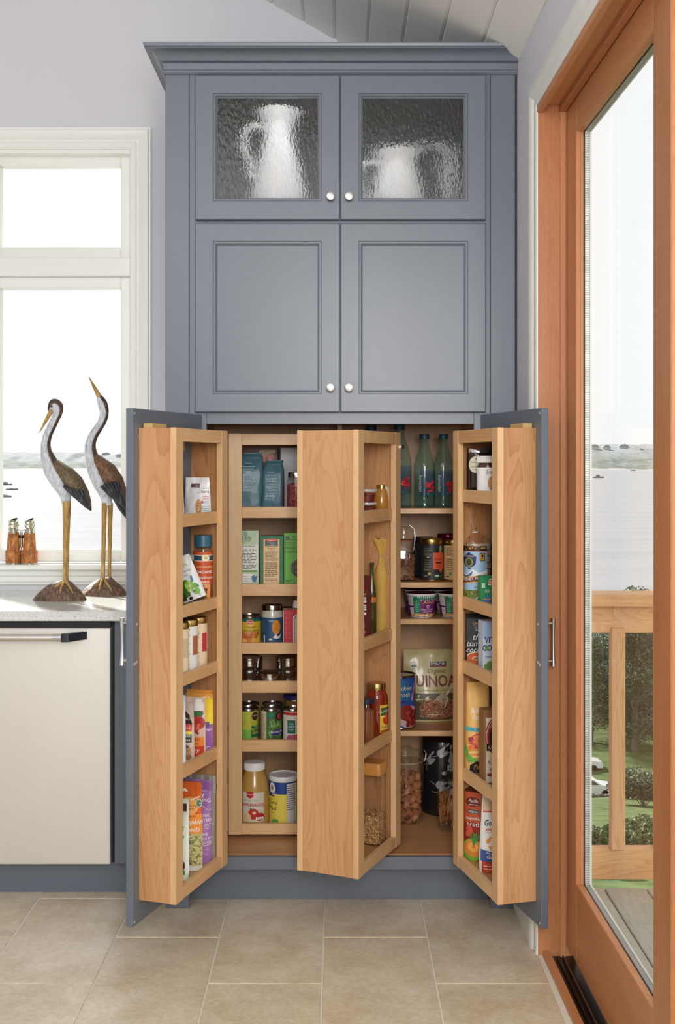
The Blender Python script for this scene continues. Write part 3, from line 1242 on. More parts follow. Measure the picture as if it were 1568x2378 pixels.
# ================================================================== counter, dishwasher, base cabinet
tag(bx('countertop', QUARTZ, -2.3, XL - .0015, 3.71, 4.336, .883, .914, None, .002), 'white speckled quartz countertop over the dishwasher', 'countertop')
dw = thing('dishwasher', 'stainless steel dishwasher with a bar handle under the quartz countertop', 'dishwasher', (-1.025, 3.735, 0))
bx('door_panel', STAINLESS, -.302, .300, 0, .03, .102, .859, dw, .003)
bx('control_strip', mat((62, 62, 66), .3, .6), -.302, .300, .004, .03, .8605, .877, dw, .001)
bx('tub', BLACK, -.302, .309, .03, .58, .1, .880, dw, 0)
bx('handle_bar', NICKEL, 0, .001, 0, .001, 0, .001, dw) if False else None
hb = MB(NICKEL).tube([(-.29, -.055, .835), (.157, -.055, .835)], .0115, 20).build('handle_bar', dw)
MB(CHROME).tube([(.130, -.055, .835), (.157, -.055, .835)], .0122, 20).build('ferrule', hb)
CAP = mat((44, 46, 54), .35)
for sg, xo in ((1, .157), (-1, -.29)):
    poly = [(0, -.066), (.010, -.068), (.024, -.064), (.068, -.004), (.068, .0), (.050, .0), (.020, -.036), (.012, -.043), (0, -.043)]
    MB(CAP).prism([(xo + sg * a, b) for a, b in poly], lambda u, v, t: (u, v, t), .823, .848).build('handle_cap', dw)
bc = thing('base_cabinet', 'narrow slate-blue base cabinet filler between dishwasher and pantry', 'cabinet', (-.63, 3.745, 0))
bx('filler_stile', BLUE, -.084, .092, .0, .55, .102, .8825, bc)
bx('filler_panel', BLUE, -.066, .092, -.016, -.0004, .106, .868, bc, .002)
bx('toe_kick', BLUE, -1.6, .092, .032, .05, 0, .1, bc, .001)

# ================================================================== crane carvings
def feather_paint(nm, base, other, hi, sc=150):
    s = N(nm)
    v = s.coord((1, 1, .35), False)
    n = s.noise(v, sc, 4, .7)
    c = s.ramp(n, [(.34, base), (.52, other), (.68, hi)])
    s.bump(n, .5, .002)
    return s.done(c, .55)


C_WHITE = feather_paint('brushed_grey_white', (168, 172, 182), (205, 208, 216), (228, 230, 236), 120)
C_DARK = feather_paint('dark_brown_back', (44, 38, 34), (70, 58, 48), (112, 92, 70), 160)
C_WING = feather_paint('bronze_wing', (70, 58, 44), (110, 92, 66), (168, 138, 96), 260)
C_RUST = feather_paint('rusty_wing', (66, 54, 46), (126, 88, 60), (168, 126, 88), 220)
C_TIP = feather_paint('black_feather', (34, 36, 40), (52, 54, 58), (92, 94, 98), 90)
C_LEG = feather_paint('mustard_wood', (140, 106, 50), (178, 140, 74), (202, 168, 100), 60)
C_CAP = feather_paint('brown_crown', (58, 42, 32), (98, 68, 46), (134, 98, 66), 140)
C_BASE = feather_paint('carved_brown_base', (60, 50, 44), (110, 82, 62), (158, 122, 96), 110)


def body_mat():
    s = N('painted_crane_body')
    at_ = s.add('ShaderNodeAttribute', attribute_name='coat')
    v = s.coord((1, 1, .35), False)
    n = s.noise(v, 130, 4, .7)
    k = s.math('ADD', at_.outputs['Fac'], s.math('MULTIPLY', s.math('SUBTRACT', n, .5), .28))
    k = s.ramp(k, [(.46, (0, 0, 0)), (.56, (255, 255, 255))])
    w = s.ramp(n, [(.34, (168, 172, 182)), (.52, (208, 211, 219)), (.68, (230, 232, 238))])
    d = s.ramp(n, [(.34, (50, 40, 34)), (.52, (84, 64, 48)), (.68, (122, 94, 70))])
    s.bump(n, .5, .002)
    return s.done(s.mix(k, w, d), .55)


C_BODY = body_mat()


def crane(label, px0, py0, Y, spine, nhead, bill, wing, tails, legs, base, eye, rust, capr):
    s = Y / FPX
    P = lambda x, y, d=0.0: ((x - px0) * s, d, (py0 - y) * s)
    t = thing('crane_carving', label, 'sculpture', ((px0 - 784) * s, Y, .9142))
    # body: one swept skin, white front and dark back
    pts = [Vector(P(x, y)) for x, y, w, d in spine]
    # resample smoothly
    fine, rad = [], []
    for i in range(len(spine) - 1):
        p0, p1, p2, p3 = (pts[max(0, i - 1)], pts[i], pts[i + 1], pts[min(len(pts) - 1, i + 2)])
        for k in range(9):
            u = k / 9
            q = .5 * ((2 * p1) + (p2 - p0) * u + (2 * p0 - 5 * p1 + 4 * p2 - p3) * u * u + (3 * p1 - p0 - 3 * p2 + p3) * u ** 3)
            fine.append(q)
            w = spine[i][2] * (1 - u) + spine[i + 1][2] * u
            d = spine[i][3] * (1 - u) + spine[i + 1][3] * u
            rad.append((w * s, d * s))
    fine.append(pts[-1])
    rad.append((spine[-1][2] * s, spine[-1][3] * s))
    mb = MB(C_BODY)
    seg = 44
    mb.tube(fine, rad, seg)
    body = mb.build('body', t)
    at_ = body.data.attributes.new('coat', 'FLOAT', 'POINT')
    for v in body.data.vertices:
        p_ = v.co
        j = min(range(len(fine)), key=lambda q: (fine[q] - p_).length)
        tg = (fine[min(j + 1, len(fine) - 1)] - fine[max(0, j - 1)]).normalized()
        sd = tg.cross(Vector((0, 1, 0))).normalized()
        cs = (p_ - fine[j]).dot(sd) / max(1e-6, rad[j][0])
        e_ = min(1, max(0, (j - nhead * 9 / 5 + 14) / 16))
        q_ = cs - (capr * (1 - e_) + .46 * e_) if j < len(fine) * .86 else -1
        at_.data[v.index].value = q_ * .5 + .5
    b = MB(C_LEG)
    (bx0, by0, bw), (bx1, by1) = bill
    b.tube([P(bx0, by0), P(bx0 * .6 + bx1 * .4, by0 * .6 + by1 * .4), P(bx1, by1)], [bw * s, bw * .72 * s, .8 * s], 12)
    b.build('bill', body)
    ey = MB(BLACK)
    ex, eyy, eo = eye
    for sg in (-1, 1):
        ey.ball(P(ex, eyy, sg * eo * s), (2.4 * s, 1.6 * s, 2.4 * s), 10, 6)
    ey.build('eye', body)
    # folded wings: a rounded saddle over the back
    wp = [P(x, y, .004) for x, y, w, d in wing]
    wv = MB(C_RUST if rust else C_WING)
    wv.use(C_TIP).use(C_RUST if rust else C_WING)
    f2, r2 = [], []
    for i in range(len(wing) - 1):
        for k in range(4):
            u = k / 4
            f2.append(Vector(wp[i]).lerp(Vector(wp[i + 1]), u))
            r2.append(((wing[i][2] * (1 - u) + wing[i + 1][2] * u) * s, (wing[i][3] * (1 - u) + wing[i + 1][3] * u) * s))
    f2.append(Vector(wp[-1]))
    r2.append((1 * s, 1 * s))
    wv.tube(f2, r2, 20)
    w = wv.build('wing', t)
    for i, (x0, y0, x1, y1, wd, dy) in enumerate(tails):
        mx, my = (x0 + x1) / 2, (y0 + y1) / 2
        MB(C_TIP).tube([P(x0, y0, dy * s), P(mx, my, dy * s * .9), P(x1, y1, dy * s * .3)], [(wd * .8 * s, wd * .9 * s), (wd * s, wd * s), (.8 * s, .8 * s)], 8).build('feather', w)
    for x0, y0, r0, x1, y1, r1, dy in legs:
        l = MB(C_LEG)
        l.tube([P(x0, y0 - 4, dy * s), P(x0, y0 + 6, dy * s), P((x0 * 2 + x1) / 3, y0 * .67 + y1 * .33, dy * s), P(x1, y1 - 14, dy * s), P(x1, y1 + 5, dy * s)], [r0 * s, r0 * s, (r0 * .5 + r1 * .5) * s, r1 * s, r1 * 1.1 * s], 12)
        for a in (205, 262, 318):
            l.tube([P(x1, y1 - 2, dy * s), (P(x1, 0)[0] + math.cos(R(a)) * 22 * s, dy * s + math.sin(R(a)) * 22 * s, (py0 - y1) * s - 15 * s), (P(x1, 0)[0] + math.cos(R(a)) * 32 * s, dy * s + math.sin(R(a)) * 26 * s, (py0 - y1) * s - 27 * s)], [3.2 * s, 2.6 * s, 1 * s], 7)
        l.build('leg', t)
    bxl, bxr, bh, bpk = base
    cxm = (bxl + bxr) / 2
    rw_ = (bxr - bxl) / 2

    def mound(a, q):
        an = 2 * PI * a
        r = 1 - q
        sx = cxm + (bpk - cxm) * q + rw_ * r * math.cos(an)
        h = bh * (.80 * (1 - r ** 2.3) + .20 * (1 - r) ** 1.8)
        nz = (noise.noise((math.cos(an) * r * 2.5, math.sin(an) * r * 2.5, px0)) * 3.0 + 2.6 * abs(math.sin(an * 3.5 + 1.2 * math.sin(r * 7))) * r) * min(1, (1 - r) * 6)
        return ((sx - px0) * s, rw_ * .62 * r * math.sin(an) * s, max(0.0, h + (nz if 0 < q < 1 else 0)) * s)
    MB(C_BASE).grid(mound, 96, 24).build('base', t)
    return t


crane('carved crane with bowed head and downturned bill standing on the countertop', 153, 1397, 4.035,
      [(115, 960, 4, 3), (119, 952, 9, 7), (126, 945, 15, 11), (133, 950, 14, 11), (134, 962, 11, 9), (129, 976, 9.5, 8), (121, 993, 10, 8), (112, 1012, 10, 9), (107, 1031, 10.5, 10), (107, 1050, 12, 13),
       (113, 1072, 17, 20), (124, 1098, 21, 26), (139, 1122, 21, 27), (149, 1144, 16, 21), (153, 1160, 12, 14), (153, 1174, 10, 11)], 17,
      ((120.5, 956.5, 5.8), (91.5, 1009)), [(122, 1070, 5, 10), (134, 1086, 12, 24), (153, 1106, 20, 33), (172, 1126, 21, 32), (190, 1150, 16, 22), (203, 1172, 9, 12), (211, 1187, 2, 3)],
      [(153, 1132, 174, 1156, 3.2, -25), (160, 1136, 190, 1172, 3.4, -27), (167, 1138, 202, 1184, 3.6, -28.5), (175, 1139, 208, 1188, 3.7, -29), (183, 1139, 211, 1190, 3.7, -28), (191, 1139, 212, 1191, 3.7, -25), (198, 1142, 212.5, 1189, 3.2, -20),
       (167, 1138, 206, 1186, 5, 28), (183, 1139, 211, 1190, 5, 27)],
      [(156, 1172, 9, 152, 1352, 4.4, -9), (155, 1172, 7, 152, 1352, 4.0, 13)], (76, 201, 47, 150), (122.5, 948.5, 10.5), False, .12)
crane('carved crane stretching its neck and bill upward, nearer the pantry', 245, 1382, 4.18,
      [(229, 919, 5, 4), (233, 927, 9, 7), (238, 938, 11.5, 10), (242, 955, 10.5, 9), (239, 974, 10, 8), (228, 993, 11, 9), (216, 1012, 11.5, 10), (210, 1031, 12.5, 12), (210, 1048, 14, 16), (215, 1070, 17, 22),
       (225, 1098, 20, 26), (236, 1124, 19, 26), (245, 1148, 14, 18), (248, 1162, 12, 13), (249, 1174, 11, 11)], 14,
      ((231, 922, 6), (206, 875)), [(212, 1052, 6, 12), (227, 1070, 14, 26), (247, 1094, 23, 34), (264, 1120, 23, 33), (280, 1150, 17, 22), (292, 1180, 10, 12), (301, 1208, 2, 3)],
      [(240, 1128, 282, 1172, 3.6, -28), (247, 1124, 289, 1180, 4.2, -30), (254, 1120, 294, 1188, 4.4, -31), (262, 1118, 297, 1192, 4.4, -31), (270, 1117, 299, 1196, 4.4, -29), (278, 1120, 300, 1200, 4, -24), (262, 1146, 301, 1213, 6, -8), (256, 1122, 297, 1198, 5, 29)],
      [(244, 1172, 6.5, 241, 1344, 4.6, -8), (254, 1172, 6.5, 252, 1341, 4.2, 10)], (186, 296, 42, 248), (240, 927.5, 9.5), True, .25)

# vintage binoculars on the window stool
bi = thing('binoculars', 'vintage leather-wrapped binoculars standing upright on the white window stool', 'binoculars', (at(50, 1308, 4.322).x, 4.322, 1.0122))
LEATHER = feather_paint('worn_brown_leather', (104, 58, 26), (176, 108, 50), (212, 150, 80), 110)
AGED = mat((206, 204, 188), .2, 1.0, name='aged_silver')
for sg in (-1, 1):
    x = .0295 * sg
    b_ = MB(LEATHER).lathe([(.0285, .005), (.0288, .008), (.0285, .046), (.0292, .047), (.0292, .050), (.0275, .0515), (.0240, .053), (.0236, .057), (.0205, .115)], 30, (x, 0)).build('barrel', bi)
    MB(AGED).lathe([(.0292, 0), (.0292, .005), (.0285, .0055)], 30, (x, 0)).build('foot_ring', b_)
    MB(AGED).lathe([(.0208, .115), (.0208, .118), (.0175, .119), (.0175, .127), (.0195, .128), (.0195, .131), (.0160, .134), (.0175, .141), (.0195, .1445), (.0195, .147), (.0165, .149), (.0185, .156), (.0150, .163), (.006, .168)], 30, (x, 0)).build('eyepiece', b_)
    MB(BLACK).ball((0, 0, 0), (.013, .011, .0042), 18, 8).build('eye_cup', b_, (x + .004, -.004, .166), (R(8), R(-14), 0))
MB(AGED).tube([(0, 0, .002), (0, 0, .06), (0, 0, .062), (0, 0, .098), (0, 0, .099), (0, 0, .122)], [.0025, .003, .0055, .006, .0045, .0045], 14).build('focus_rod', bi)
MB(mat((70, 62, 52), .4, .8)).lathe([(.010, .096), (.0108, .098), (.0108, .106), (.010, .108)], 20).build('focus_wheel', bi)
MB(AGED).box(-.03, .03, -.004, .004, .1245, .1268, .001).build('bridge', bi)

# ================================================================== white ware behind the rain glass
YP = 3.85
sp = YP / FPX


def handle_pts(pts, y):
    return [((x) * sp, y, z) for x, z in pts]


c = at(647, 0, YP)
p1 = thing('pitcher', 'tall white pitcher with loop handle behind the rain-glass door', 'pitcher', (c.x, YP, 2.1542))
MB(CERAMIC).lathe([(.070, 0), (.094, .02), (.106, .055), (.100, .10), (.084, .165), (.066, .23), (.052, .29), (.050, .325), (.056, .350), (.074, .377), (.078, .385), (.074, .386), (.050, .345), (.045, .32), (.05, .28), (.08, .1), (.06, .01)], 36, cap1=True).build('jug_body', p1)
MB(CERAMIC).tube([(-.045, 0, .325), (-.075, 0, .345), (-.103, 0, .332), (-.116, 0, .295), (-.108, 0, .25), (-.092, 0, .215), (-.096, 0, .19), (-.085, 0, .165)], [(.010, .014)] * 8, 12).build('handle', p1)
c = at(923, 0, YP)
p2 = thing('pitcher', 'short white pitcher with flared lip behind the rain-glass door', 'pitcher', (c.x, YP, 2.1542))
MB(CERAMIC).lathe([(.065, 0), (.086, .02), (.098, .06), (.094, .10), (.076, .16), (.064, .20), (.064, .215), (.078, .245), (.080, .252), (.076, .252), (.058, .21), (.07, .15), (.08, .08), (.05, .01)], 36, cap1=True).build('jug_body', p2)
MB(CERAMIC).tube([(-.062, 0, .21), (-.09, 0, .222), (-.118, 0, .21), (-.128, 0, .17), (-.115, 0, .11), (-.09, 0, .07)], [(.009, .013)] * 6, 12).build('handle', p2)
c = at(956, 0, 4.07)
p3 = thing('ceramic_basket', 'white ceramic basket with a squared arch handle behind the short pitcher', 'basket', (c.x, 4.105, 2.1542))
MB(CERAMIC).loft([[(a * w, b * d, z) for a, b in ((-1, -.8), (-.8, -1), (.8, -1), (1, -.8), (1, .8), (.8, 1), (-.8, 1), (-1, .8))] for z, w, d in ((0, .125, .08), (.02, .14, .09), (.09, .165, .10), (.095, .16, .095), (.03, .13, .08))]).build('basket_body', p3)
MB(CERAMIC).tube([(.137, 0, .05), (.139, 0, .20), (.137, 0, .305), (.128, 0, .330), (.105, 0, .342), (0, 0, .338), (-.105, 0, .335), (-.13, 0, .318), (-.137, 0, .30), (-.139, 0, .05)], [(.032, .04), (.034, .04), (.032, .04), (.026, .036), (.014, .03), (.012, .028), (.011, .028), (.013, .028), (.013, .028), (.013, .028)], 14).build('handle', p3)
area('cabinet_light', (.01, 3.70, 2.578), (.01, 3.80, 2.2), .75, .04, .6, (1, 1, 1))


# ================================================================== groceries
K = (34, 34, 36)
WH = (240, 240, 236)


def spot(rk, pl, pr, top, yl, i):
    """Where a thing spanning pixel columns pl..pr stands on shelf i of a rack, with its width and height."""
    z = rk.sz[i]
    p = rk.loc((pl + pr) / 2, yl, z + .0006)
    return p, (pr - pl) * p.y / FPX, CAMH - (top - HORIZON) * p.y / FPX - z


def spotf(pl, pr, top, Y, z):
    p = at((pl + pr) / 2, 0, Y)
    return Vector((p.x, Y, z + .0008)), (pr - pl) * Y / FPX, CAMH - (top - HORIZON) * Y / FPX - z


def local(rk, x, y, i):
    p = rk.O + rk.ex * x + rk.ey * y
    return Vector((p.x, p.y, rk.sz[i] + .0006))


def can_body(t, r, h, m=None, name='tin_body'):
    return MB(m or STEEL).lathe([(r * .96, 0), (r, .0025), (r, .005), (r * .98, .007), (r * .98, h - .007), (r, h - .005), (r, h - .0015), (r * .97, h), (r * .94, h - .004), (.0005, h - .0042)], 40).build(name, t)


def lid(t, r, z, h, m, name='lid', ribs=False):
    b = MB(m)
    b.lathe([(r, z), (r, z + h * .85), (r * .96, z + h), (.0005, z + h)], 40)
    if ribs:
        for i in range(40):
            a = 2 * PI * i / 40
            b.tube([(r * math.cos(a), r * math.sin(a), z + .001), (r * math.cos(a), r * math.sin(a), z + h * .85)], r * .03, 5)
    return b.build(name, t)


def carton(t, w, d, h, m, name='carton_body', bev=.0012):
    return MB(m).box(-w / 2, w / 2, -d / 2, d / 2, 0, h, bev).build(name, t)


def pouch(t, w, h, d, m, seed=1, name='pouch_body', topw=1.0, crease=.0026):
    """Stand-up pouch; returns the surface of its front for printing."""
    def th(u, v):
        a = max(0, 1 - (2 * u / w) ** 2)
        f = (.80 + .6 * v / h) if v < .3 * h else max(0.0, 1 - (v / h - .3) / .63)
        return d / 2 * min(1, f) * a ** .62 + .0007

    def wr(u, v):
        return crease * (noise.noise((u * 45 + seed, v * 22, seed)) + .5 * noise.noise((u * 90, v * 60, seed + 5))) * (.35 + .65 * min(1, v / h * 3))

    def wd(v):
        return 1 - (1 - topw) * max(0, v / h - .25) / .75

    def sf(u, v, o):
        return (u * wd(v), -th(u, v) - wr(u, v) * (1 if abs(u) < w * .47 else .2) - o, v)
    nu, nv = 16, 22
    b = MB(m)
    rings = []
    for j in range(nv + 1):
        v = h * j / nv
        fr = [sf(-w / 2 + w * i / nu, v, 0) for i in range(nu + 1)]
        bk = [(x, th(-w / 2 + w * i / nu, v) + .5 * wr(-x, v), v) for i, (x, y, _) in reversed(list(enumerate(fr)))]
        rings.append(fr + bk)
    b.loft(rings)
    b.build(name, t, sharp=60)
    return sf


def pl_label(t, sf, w, h):
    return Label(sf, w / 14, h / 18)


def sq_ring(w, d, z, n=20, e=5, dx=0, dy=0):
    r = []
    for i in range(n):
        a = 2 * PI * (i + .5) / n
        c, s = math.cos(a), math.sin(a)
        r.append((dx + w / 2 * math.copysign(abs(c) ** (2 / e), c), dy + d / 2 * math.copysign(abs(s) ** (2 / e), s), z))
    return r


def fold_bag(t, w, d, h, m, seed, tilt=.0):
    """Block-bottom bag with its top folded over."""
    rings = []
    zs = [0, .04, .2, .4, .6, .72, .8, .87, .93, .97, 1.0]
    ws = [.95, 1, 1, .98, .98, .97, .93, .86, .80, .78, .76]
    ds = [.95, 1, 1, .98, .94, .86, .68, .46, .34, .30, .26]
    for z, a, b in zip(zs, ws, ds):
        r = sq_ring(w * a, d * b, z * h, 28, 6, tilt * max(0, z - .5), 0)
        rings.append([(x + .005 * noise.noise((x * 30, z * 7, seed)) + .003 * noise.noise((x * 80, z * 17, seed)), y + .006 * noise.noise((x * 34, z * 7 + 4, seed)) + .003 * noise.noise((x * 90, z * 20, seed)), zz) for x, y, zz in r])
    b = MB(m).loft(rings)
    b.build('bag_body', t, sharp=30)
    fl = MB(m).loft([sq_ring(w * .78, .016, h * .985, 16, 4, tilt * .5, -d * .05), sq_ring(w * .80, .020, h * .93, 16, 4, tilt * .45, -d * .16), sq_ring(w * .70, .008, h * .885, 16, 4, tilt * .42, -d * .20)])
    fl.build('folded_top', t)
    return on_flat(d / 2)


# ---- open door beside the dishwasher: rack with bags and tins
FL = R(-18)
t = thing('snack_bag', 'white foil snack bag with maroon tile logo and cookie picture on the top shelf', 'bag', local(RL, .062, .0435, 0), R(-8))
sf = pouch(t, .083, .118, .045, mat((232, 232, 232), .3, coat=.2), 2, 'bag_body', .86, .004)
L = pl_label(t, sf, .088, .118)
L.rect(-.020, -.008, .088, .099, (74, 26, 34)).rect(-.008, .010, .088, .099, (96, 30, 40)).text("E&C's", .001, .0935, .0072, WH, sx=.85)
L.text('heavenly', .0275, .086, .0085, (120, 120, 124), sx=.75).text('hunks', .0275, .076, .0125, K, bold=.01, sx=.8)
L.ell(.009, .030, .0095, .024, (196, 138, 84)).ell(.009, .032, .006, .017, (214, 164, 108)).blobs(.002, .016, .015, .05, 9, .003, [(150, 92, 50), (232, 190, 140)], 3)
L.fine(.021, .038, .052, .064, 2, (230, 150, 160), 2).text('25%', .029, .044, .011, (150, 190, 200)).ell(.020, .045, .003, .004, (206, 50, 56)).fine(.020, .040, .012, .034, 4, (130, 176, 186), 4)
L.fine(.005, .024, .071, .076, 1, (150, 150, 150), 6).build(t)
t = thing('snack_bag', 'white bag with magenta panel half hidden by the rack stile, behind the cookie snack bag', 'bag', local(RL, .245, .0435, 0), R(-8))
sf = pouch(t, .082, .105, .045, mat((228, 228, 230), .3, coat=.2), 5, 'bag_body', .9, .003)
pl_label(t, sf, .084, .105).rect(-.04, .040, .012, .056, (170, 28, 110)).rect(.006, .040, .060, .080, (74, 70, 72)).blobs(.01, .036, .02, .05, 8, .004, [(206, 80, 150)], 2).build(t)

t = thing('spice_jar', 'breadcrumb canister with teal lid and orange wrap label on the second shelf', 'jar', spot(RL, 448, 496, 1243, .052, 1)[0], R(-6))
_, w, h = spot(RL, 448, 496, 1243, .052, 1)
r = .0285
MB(JARGLASS).lathe([(r * .96, 0), (r, .003), (r, h - .045), (r * .92, h - .036), (r * .86, h - .034)], 40).build('jar_body', t)
MB(speckle('toasted_crumbs', (132, 84, 52), [(168, 116, 74), (104, 62, 38), (190, 140, 92)], 420)).lathe([(r * .93, .002), (r * .955, .004), (r * .955, h - .05), (.0005, h - .047)], 32).build('breadcrumbs', t)
lid(t, r * .93, h - .034, .034, mat((46, 96, 120), .4))
L = Label(on_cyl(r + .0002), .004)
O = (198, 84, 40)
L.rect(-.075, .075, .052, h - .048, O).rect(-.06, .06, h - .074, h - .060, (44, 82, 100)).rect(-.06, .06, h - .0595, h - .058, WH, 0).rect(-.06, .06, h - .0765, h - .075, WH)
L.ell(.014, h - .067, .012, .010, (238, 226, 176)).text('Ed', .014, h - .067, .010, (60, 92, 60), .3)
L.text('LIGHTLY SEASONED', .012, h - .094, .0075, (250, 226, 150), sx=.82).text('ORGANIC', .012, h - .109, .0118, WH, bold=.012).text('Breadcrumbs', .014, h - .1255, .0125, WH, .35, sx=.85)
L.fine(-.008, .026, h - .148, h - .134, 2, (250, 232, 214), 3).fine(-.026, -.020, .08, h - .09, 10, (250, 210, 190), 5)
L.poly([(.018, .01), (.028, .01), (.028, .052), (.008, .052)], (232, 152, 74)).blobs(-.02, .02, .008, .05, 16, .006, [(150, 54, 36), (198, 96, 64), (104, 48, 34)], 8).build(t)

t = thing('spice_jar', 'clear canister of brown crumbs behind the seaweed bag', 'jar', RL.loc(436, .034, RL.sz[1] + .0006))
MB(JARGLASS).lathe([(.021, 0), (.022, .003), (.022, .11), (.018, .125), (.018, .13)], 30).build('jar_body', t)
MB(speckle('brown_crumbs', (146, 118, 86), [(120, 94, 66), (172, 142, 104)], 400)).lathe([(.0205, .002), (.0205, .105), (.0005, .108)], 30).build('crumbs', t)
lid(t, .0185, .130, .014, mat((150, 146, 140), .3))
t = thing('snack_bag', 'white and green seaweed snack bag tilting against the orange canister', 'bag', RL.loc(443, .052, RL.sz[1] + .0155), rot=(0, R(-21), R(-8)))
t.location.x += .012
sf = pouch(t, .074, .132, .035, mat((236, 238, 234), .28, coat=.3), 8, 'bag_body', .86, .003)
L = pl_label(t, sf, .074, .132)
L.text('gim', -.006, .104, .016, K, .2, sx=.8).text('Me', .012, .104, .016, (110, 170, 50), .2, sx=.8).poly([(.0, .112), (.004, .122), (-.004, .118), (-.010, .122), (-.007, .112)], (70, 110, 50))
L.text('ROASTED SEAWEED', .0, .086, .0065, (80, 84, 90), sx=.85).text('Sea Salt', -.004, .075, .0105, (120, 160, 180), sx=.9)
L.blobs(-.03, .004, .012, .064, 14, .008, [(44, 88, 36), (90, 140, 46), (62, 108, 40)], 3).blobs(-.034, -.014, .003, .03, 14, .005, [(84, 82, 40), (120, 116, 60), (58, 60, 32)], 9)
for a in (40, 100, 160, 230, 300):
    L.ell(.004 + .010 * math.cos(R(a)), .042 + .010 * math.sin(R(a)), .004, .009, (160, 204, 60), 12, up=0)
L.ell(.018, .060, .004, .011, (70, 120, 160)).ell(.024, .034, .004, .010, (90, 140, 176)).blobs(.008, .03, .01, .05, 8, .007, [(64, 130, 50), (120, 176, 60)], 5).ell(-.004, .007, .006, .005, K)
L.fine(.02, .032, .004, .012, 2, (120, 130, 120)).build(t)

for i, (x, base, patch, lab) in enumerate(((.083, (232, 208, 174), (190, 52, 62), 'tan tea tin with gold lid and red patch, furthest in on the third shelf'),
                                           (.146, (226, 226, 224), (170, 96, 56), 'white tea tin with gold lid, middle of the three on the third shelf'),
                                           (.209, (236, 218, 184), (206, 186, 150), 'cream tea tin with gold lid half behind the rack stile'))):
    t = thing('tea_tin', lab, 'tin', local(RL, x, .053, 2), R(-10), 'gold-lidded tea tins')
    r, h = .0295, .150
    MB(GOLD).lathe([(r * .97, 0), (r, .002), (r, .004), (r * .98, .005), (r * .98, h - .016)], 40, cap1=False).build('tin_body', t)
    MB(GOLD).lathe([(r * .98, h - .017), (r * 1.02, h - .015), (r * 1.02, h - .004), (r * .96, h), (r * .9, h - .001), (.0005, h - .001)], 40).build('lid', t)
    L = Label(on_cyl(r * .982), .004)
    tx = (120, 104, 88)
    L.rect(-.07, .07, .004, h - .018, base).fine(-.018, .014, h - .05, h - .022, 5, tx, i).fine(-.018, .014, .074, h - .054, 3, tx, i + 4).ell(.0, .070, .006, .005, WH, 12, 0, PI).text('ORGANIC TEA', -.002, .0635, .0042, (70, 62, 56))
    L.fine(-.018, .014, .032, .060, 6, tx, i + 9).rect(-.02, .012, .0195, .027, (172, 196, 160)).text('COMPOST', -.004, .0232, .0055, (60, 110, 70)).blobs(.004, .014, .008, .019, 5, .003, [(150, 176, 110)], i)
    L.rect(.022, .040, .050, .105, patch).build(t)

# fourth shelf: pouches standing behind one another
t = thing('snack_pouch', 'orange, yellow and purple pouch at the back of the fourth shelf', 'pouch', local(RL, .047, .0435, 3), R(-14))
w, h = .083, .186
sf = pouch(t, w, h, .036, mat((226, 150, 62), .3, coat=.3), 11, topw=.98)
L = pl_label(t, sf, w, h)
L.rect(-.044, .044, .128, .174, (228, 160, 76)).rect(.014, .044, .085, .160, (238, 206, 44)).rect(.010, .044, .0, .085, (150, 92, 160)).fine(.008, .036, .160, .168, 1, (250, 230, 160)).text('mango', .028, .070, .010, WH, .2).rect(.020, .034, .075, .092, (66, 60, 130)).fine(.012, .036, .010, .02, 2, WH).build(t)
t = thing('snack_pouch', 'clear-topped pouch of dried tomatoes with an orange and red band', 'pouch', local(RL, .092, .043, 3), R(-16))
w, h = .080, .172
sf = pouch(t, w, h, .036, mat((224, 196, 176), .25, coat=.4), 13, topw=.96)
L = pl_label(t, sf, w, h)
L.rect(-.038, .036, .058, .128, (206, 176, 160)).poly([(.002, .128), (.034, .128), (.036, .150), (.028, .168), (.010, .166)], (238, 232, 232)).rect(.0, .034, .128, .133, (196, 40, 44))
L.ell(.004, .112, .020, .019, (206, 52, 34)).ell(.026, .098, .014, .018, (170, 36, 34)).ell(.008, .082, .018, .012, (190, 58, 44)).poly([(.004, .130), (.022, .134), (.036, .126), (.030, .116), (.016, .118), (.010, .112)], (40, 106, 62)).blobs(-.02, .03, .062, .10, 8, .006, [(150, 40, 36), (222, 110, 80)], 4)
L.rect(-.038, .038, .030, .058, (232, 132, 36)).rect(-.038, .038, .0, .030, (206, 58, 34)).text('SUN DRIED', -.002, .050, .012, (104, 44, 26)).text('TOMATOES', -.002, .038, .010, (104, 44, 26)).text('Spicy', .006, .018, .018, WH, .3).build(t)
t = thing('snack_pouch', 'clear bag of dried mushrooms with a dark striped label', 'pouch', local(RL, .160, .040, 3), R(-16))
w, h = .078, .168
sf = pouch(t, w, h, .034, mat((206, 188, 174), .22, coat=.5), 17, topw=.92, crease=.003)
L = pl_label(t, sf, w, h)
L.blobs(-.036, .034, .004, .056, 22, .010, [(150, 106, 72), (112, 76, 50), (186, 144, 104)], 7)
L.poly([(-.03, .056), (.034, .056), (.034, .112), (.026, .134), (.012, .146), (-.008, .138), (-.03, .122)], (48, 30, 26)).text('PORT', .016, .122, .012, (232, 222, 180)).rect(-.028, .034, .088, .108, (206, 64, 40)).text('Porcini', .012, .098, .012, WH).rect(-.028, .034, .079, .088, (238, 208, 60)).rect(-.028, .034, .070, .079, (50, 104, 60)).text('MUSHROOMS', .010, .0745, .0068, WH).fine(.0, .03, .058, .068, 1, (200, 180, 150)).build(t)
t = thing('snack_pouch', 'plain white pouch at the stile edge of the fourth shelf', 'pouch', local(RL, .232, .0435, 3), R(-14))
sf = pouch(t, .082, .205, .036, mat((238, 236, 236), .25, coat=.4), 19, topw=.97, crease=.003)
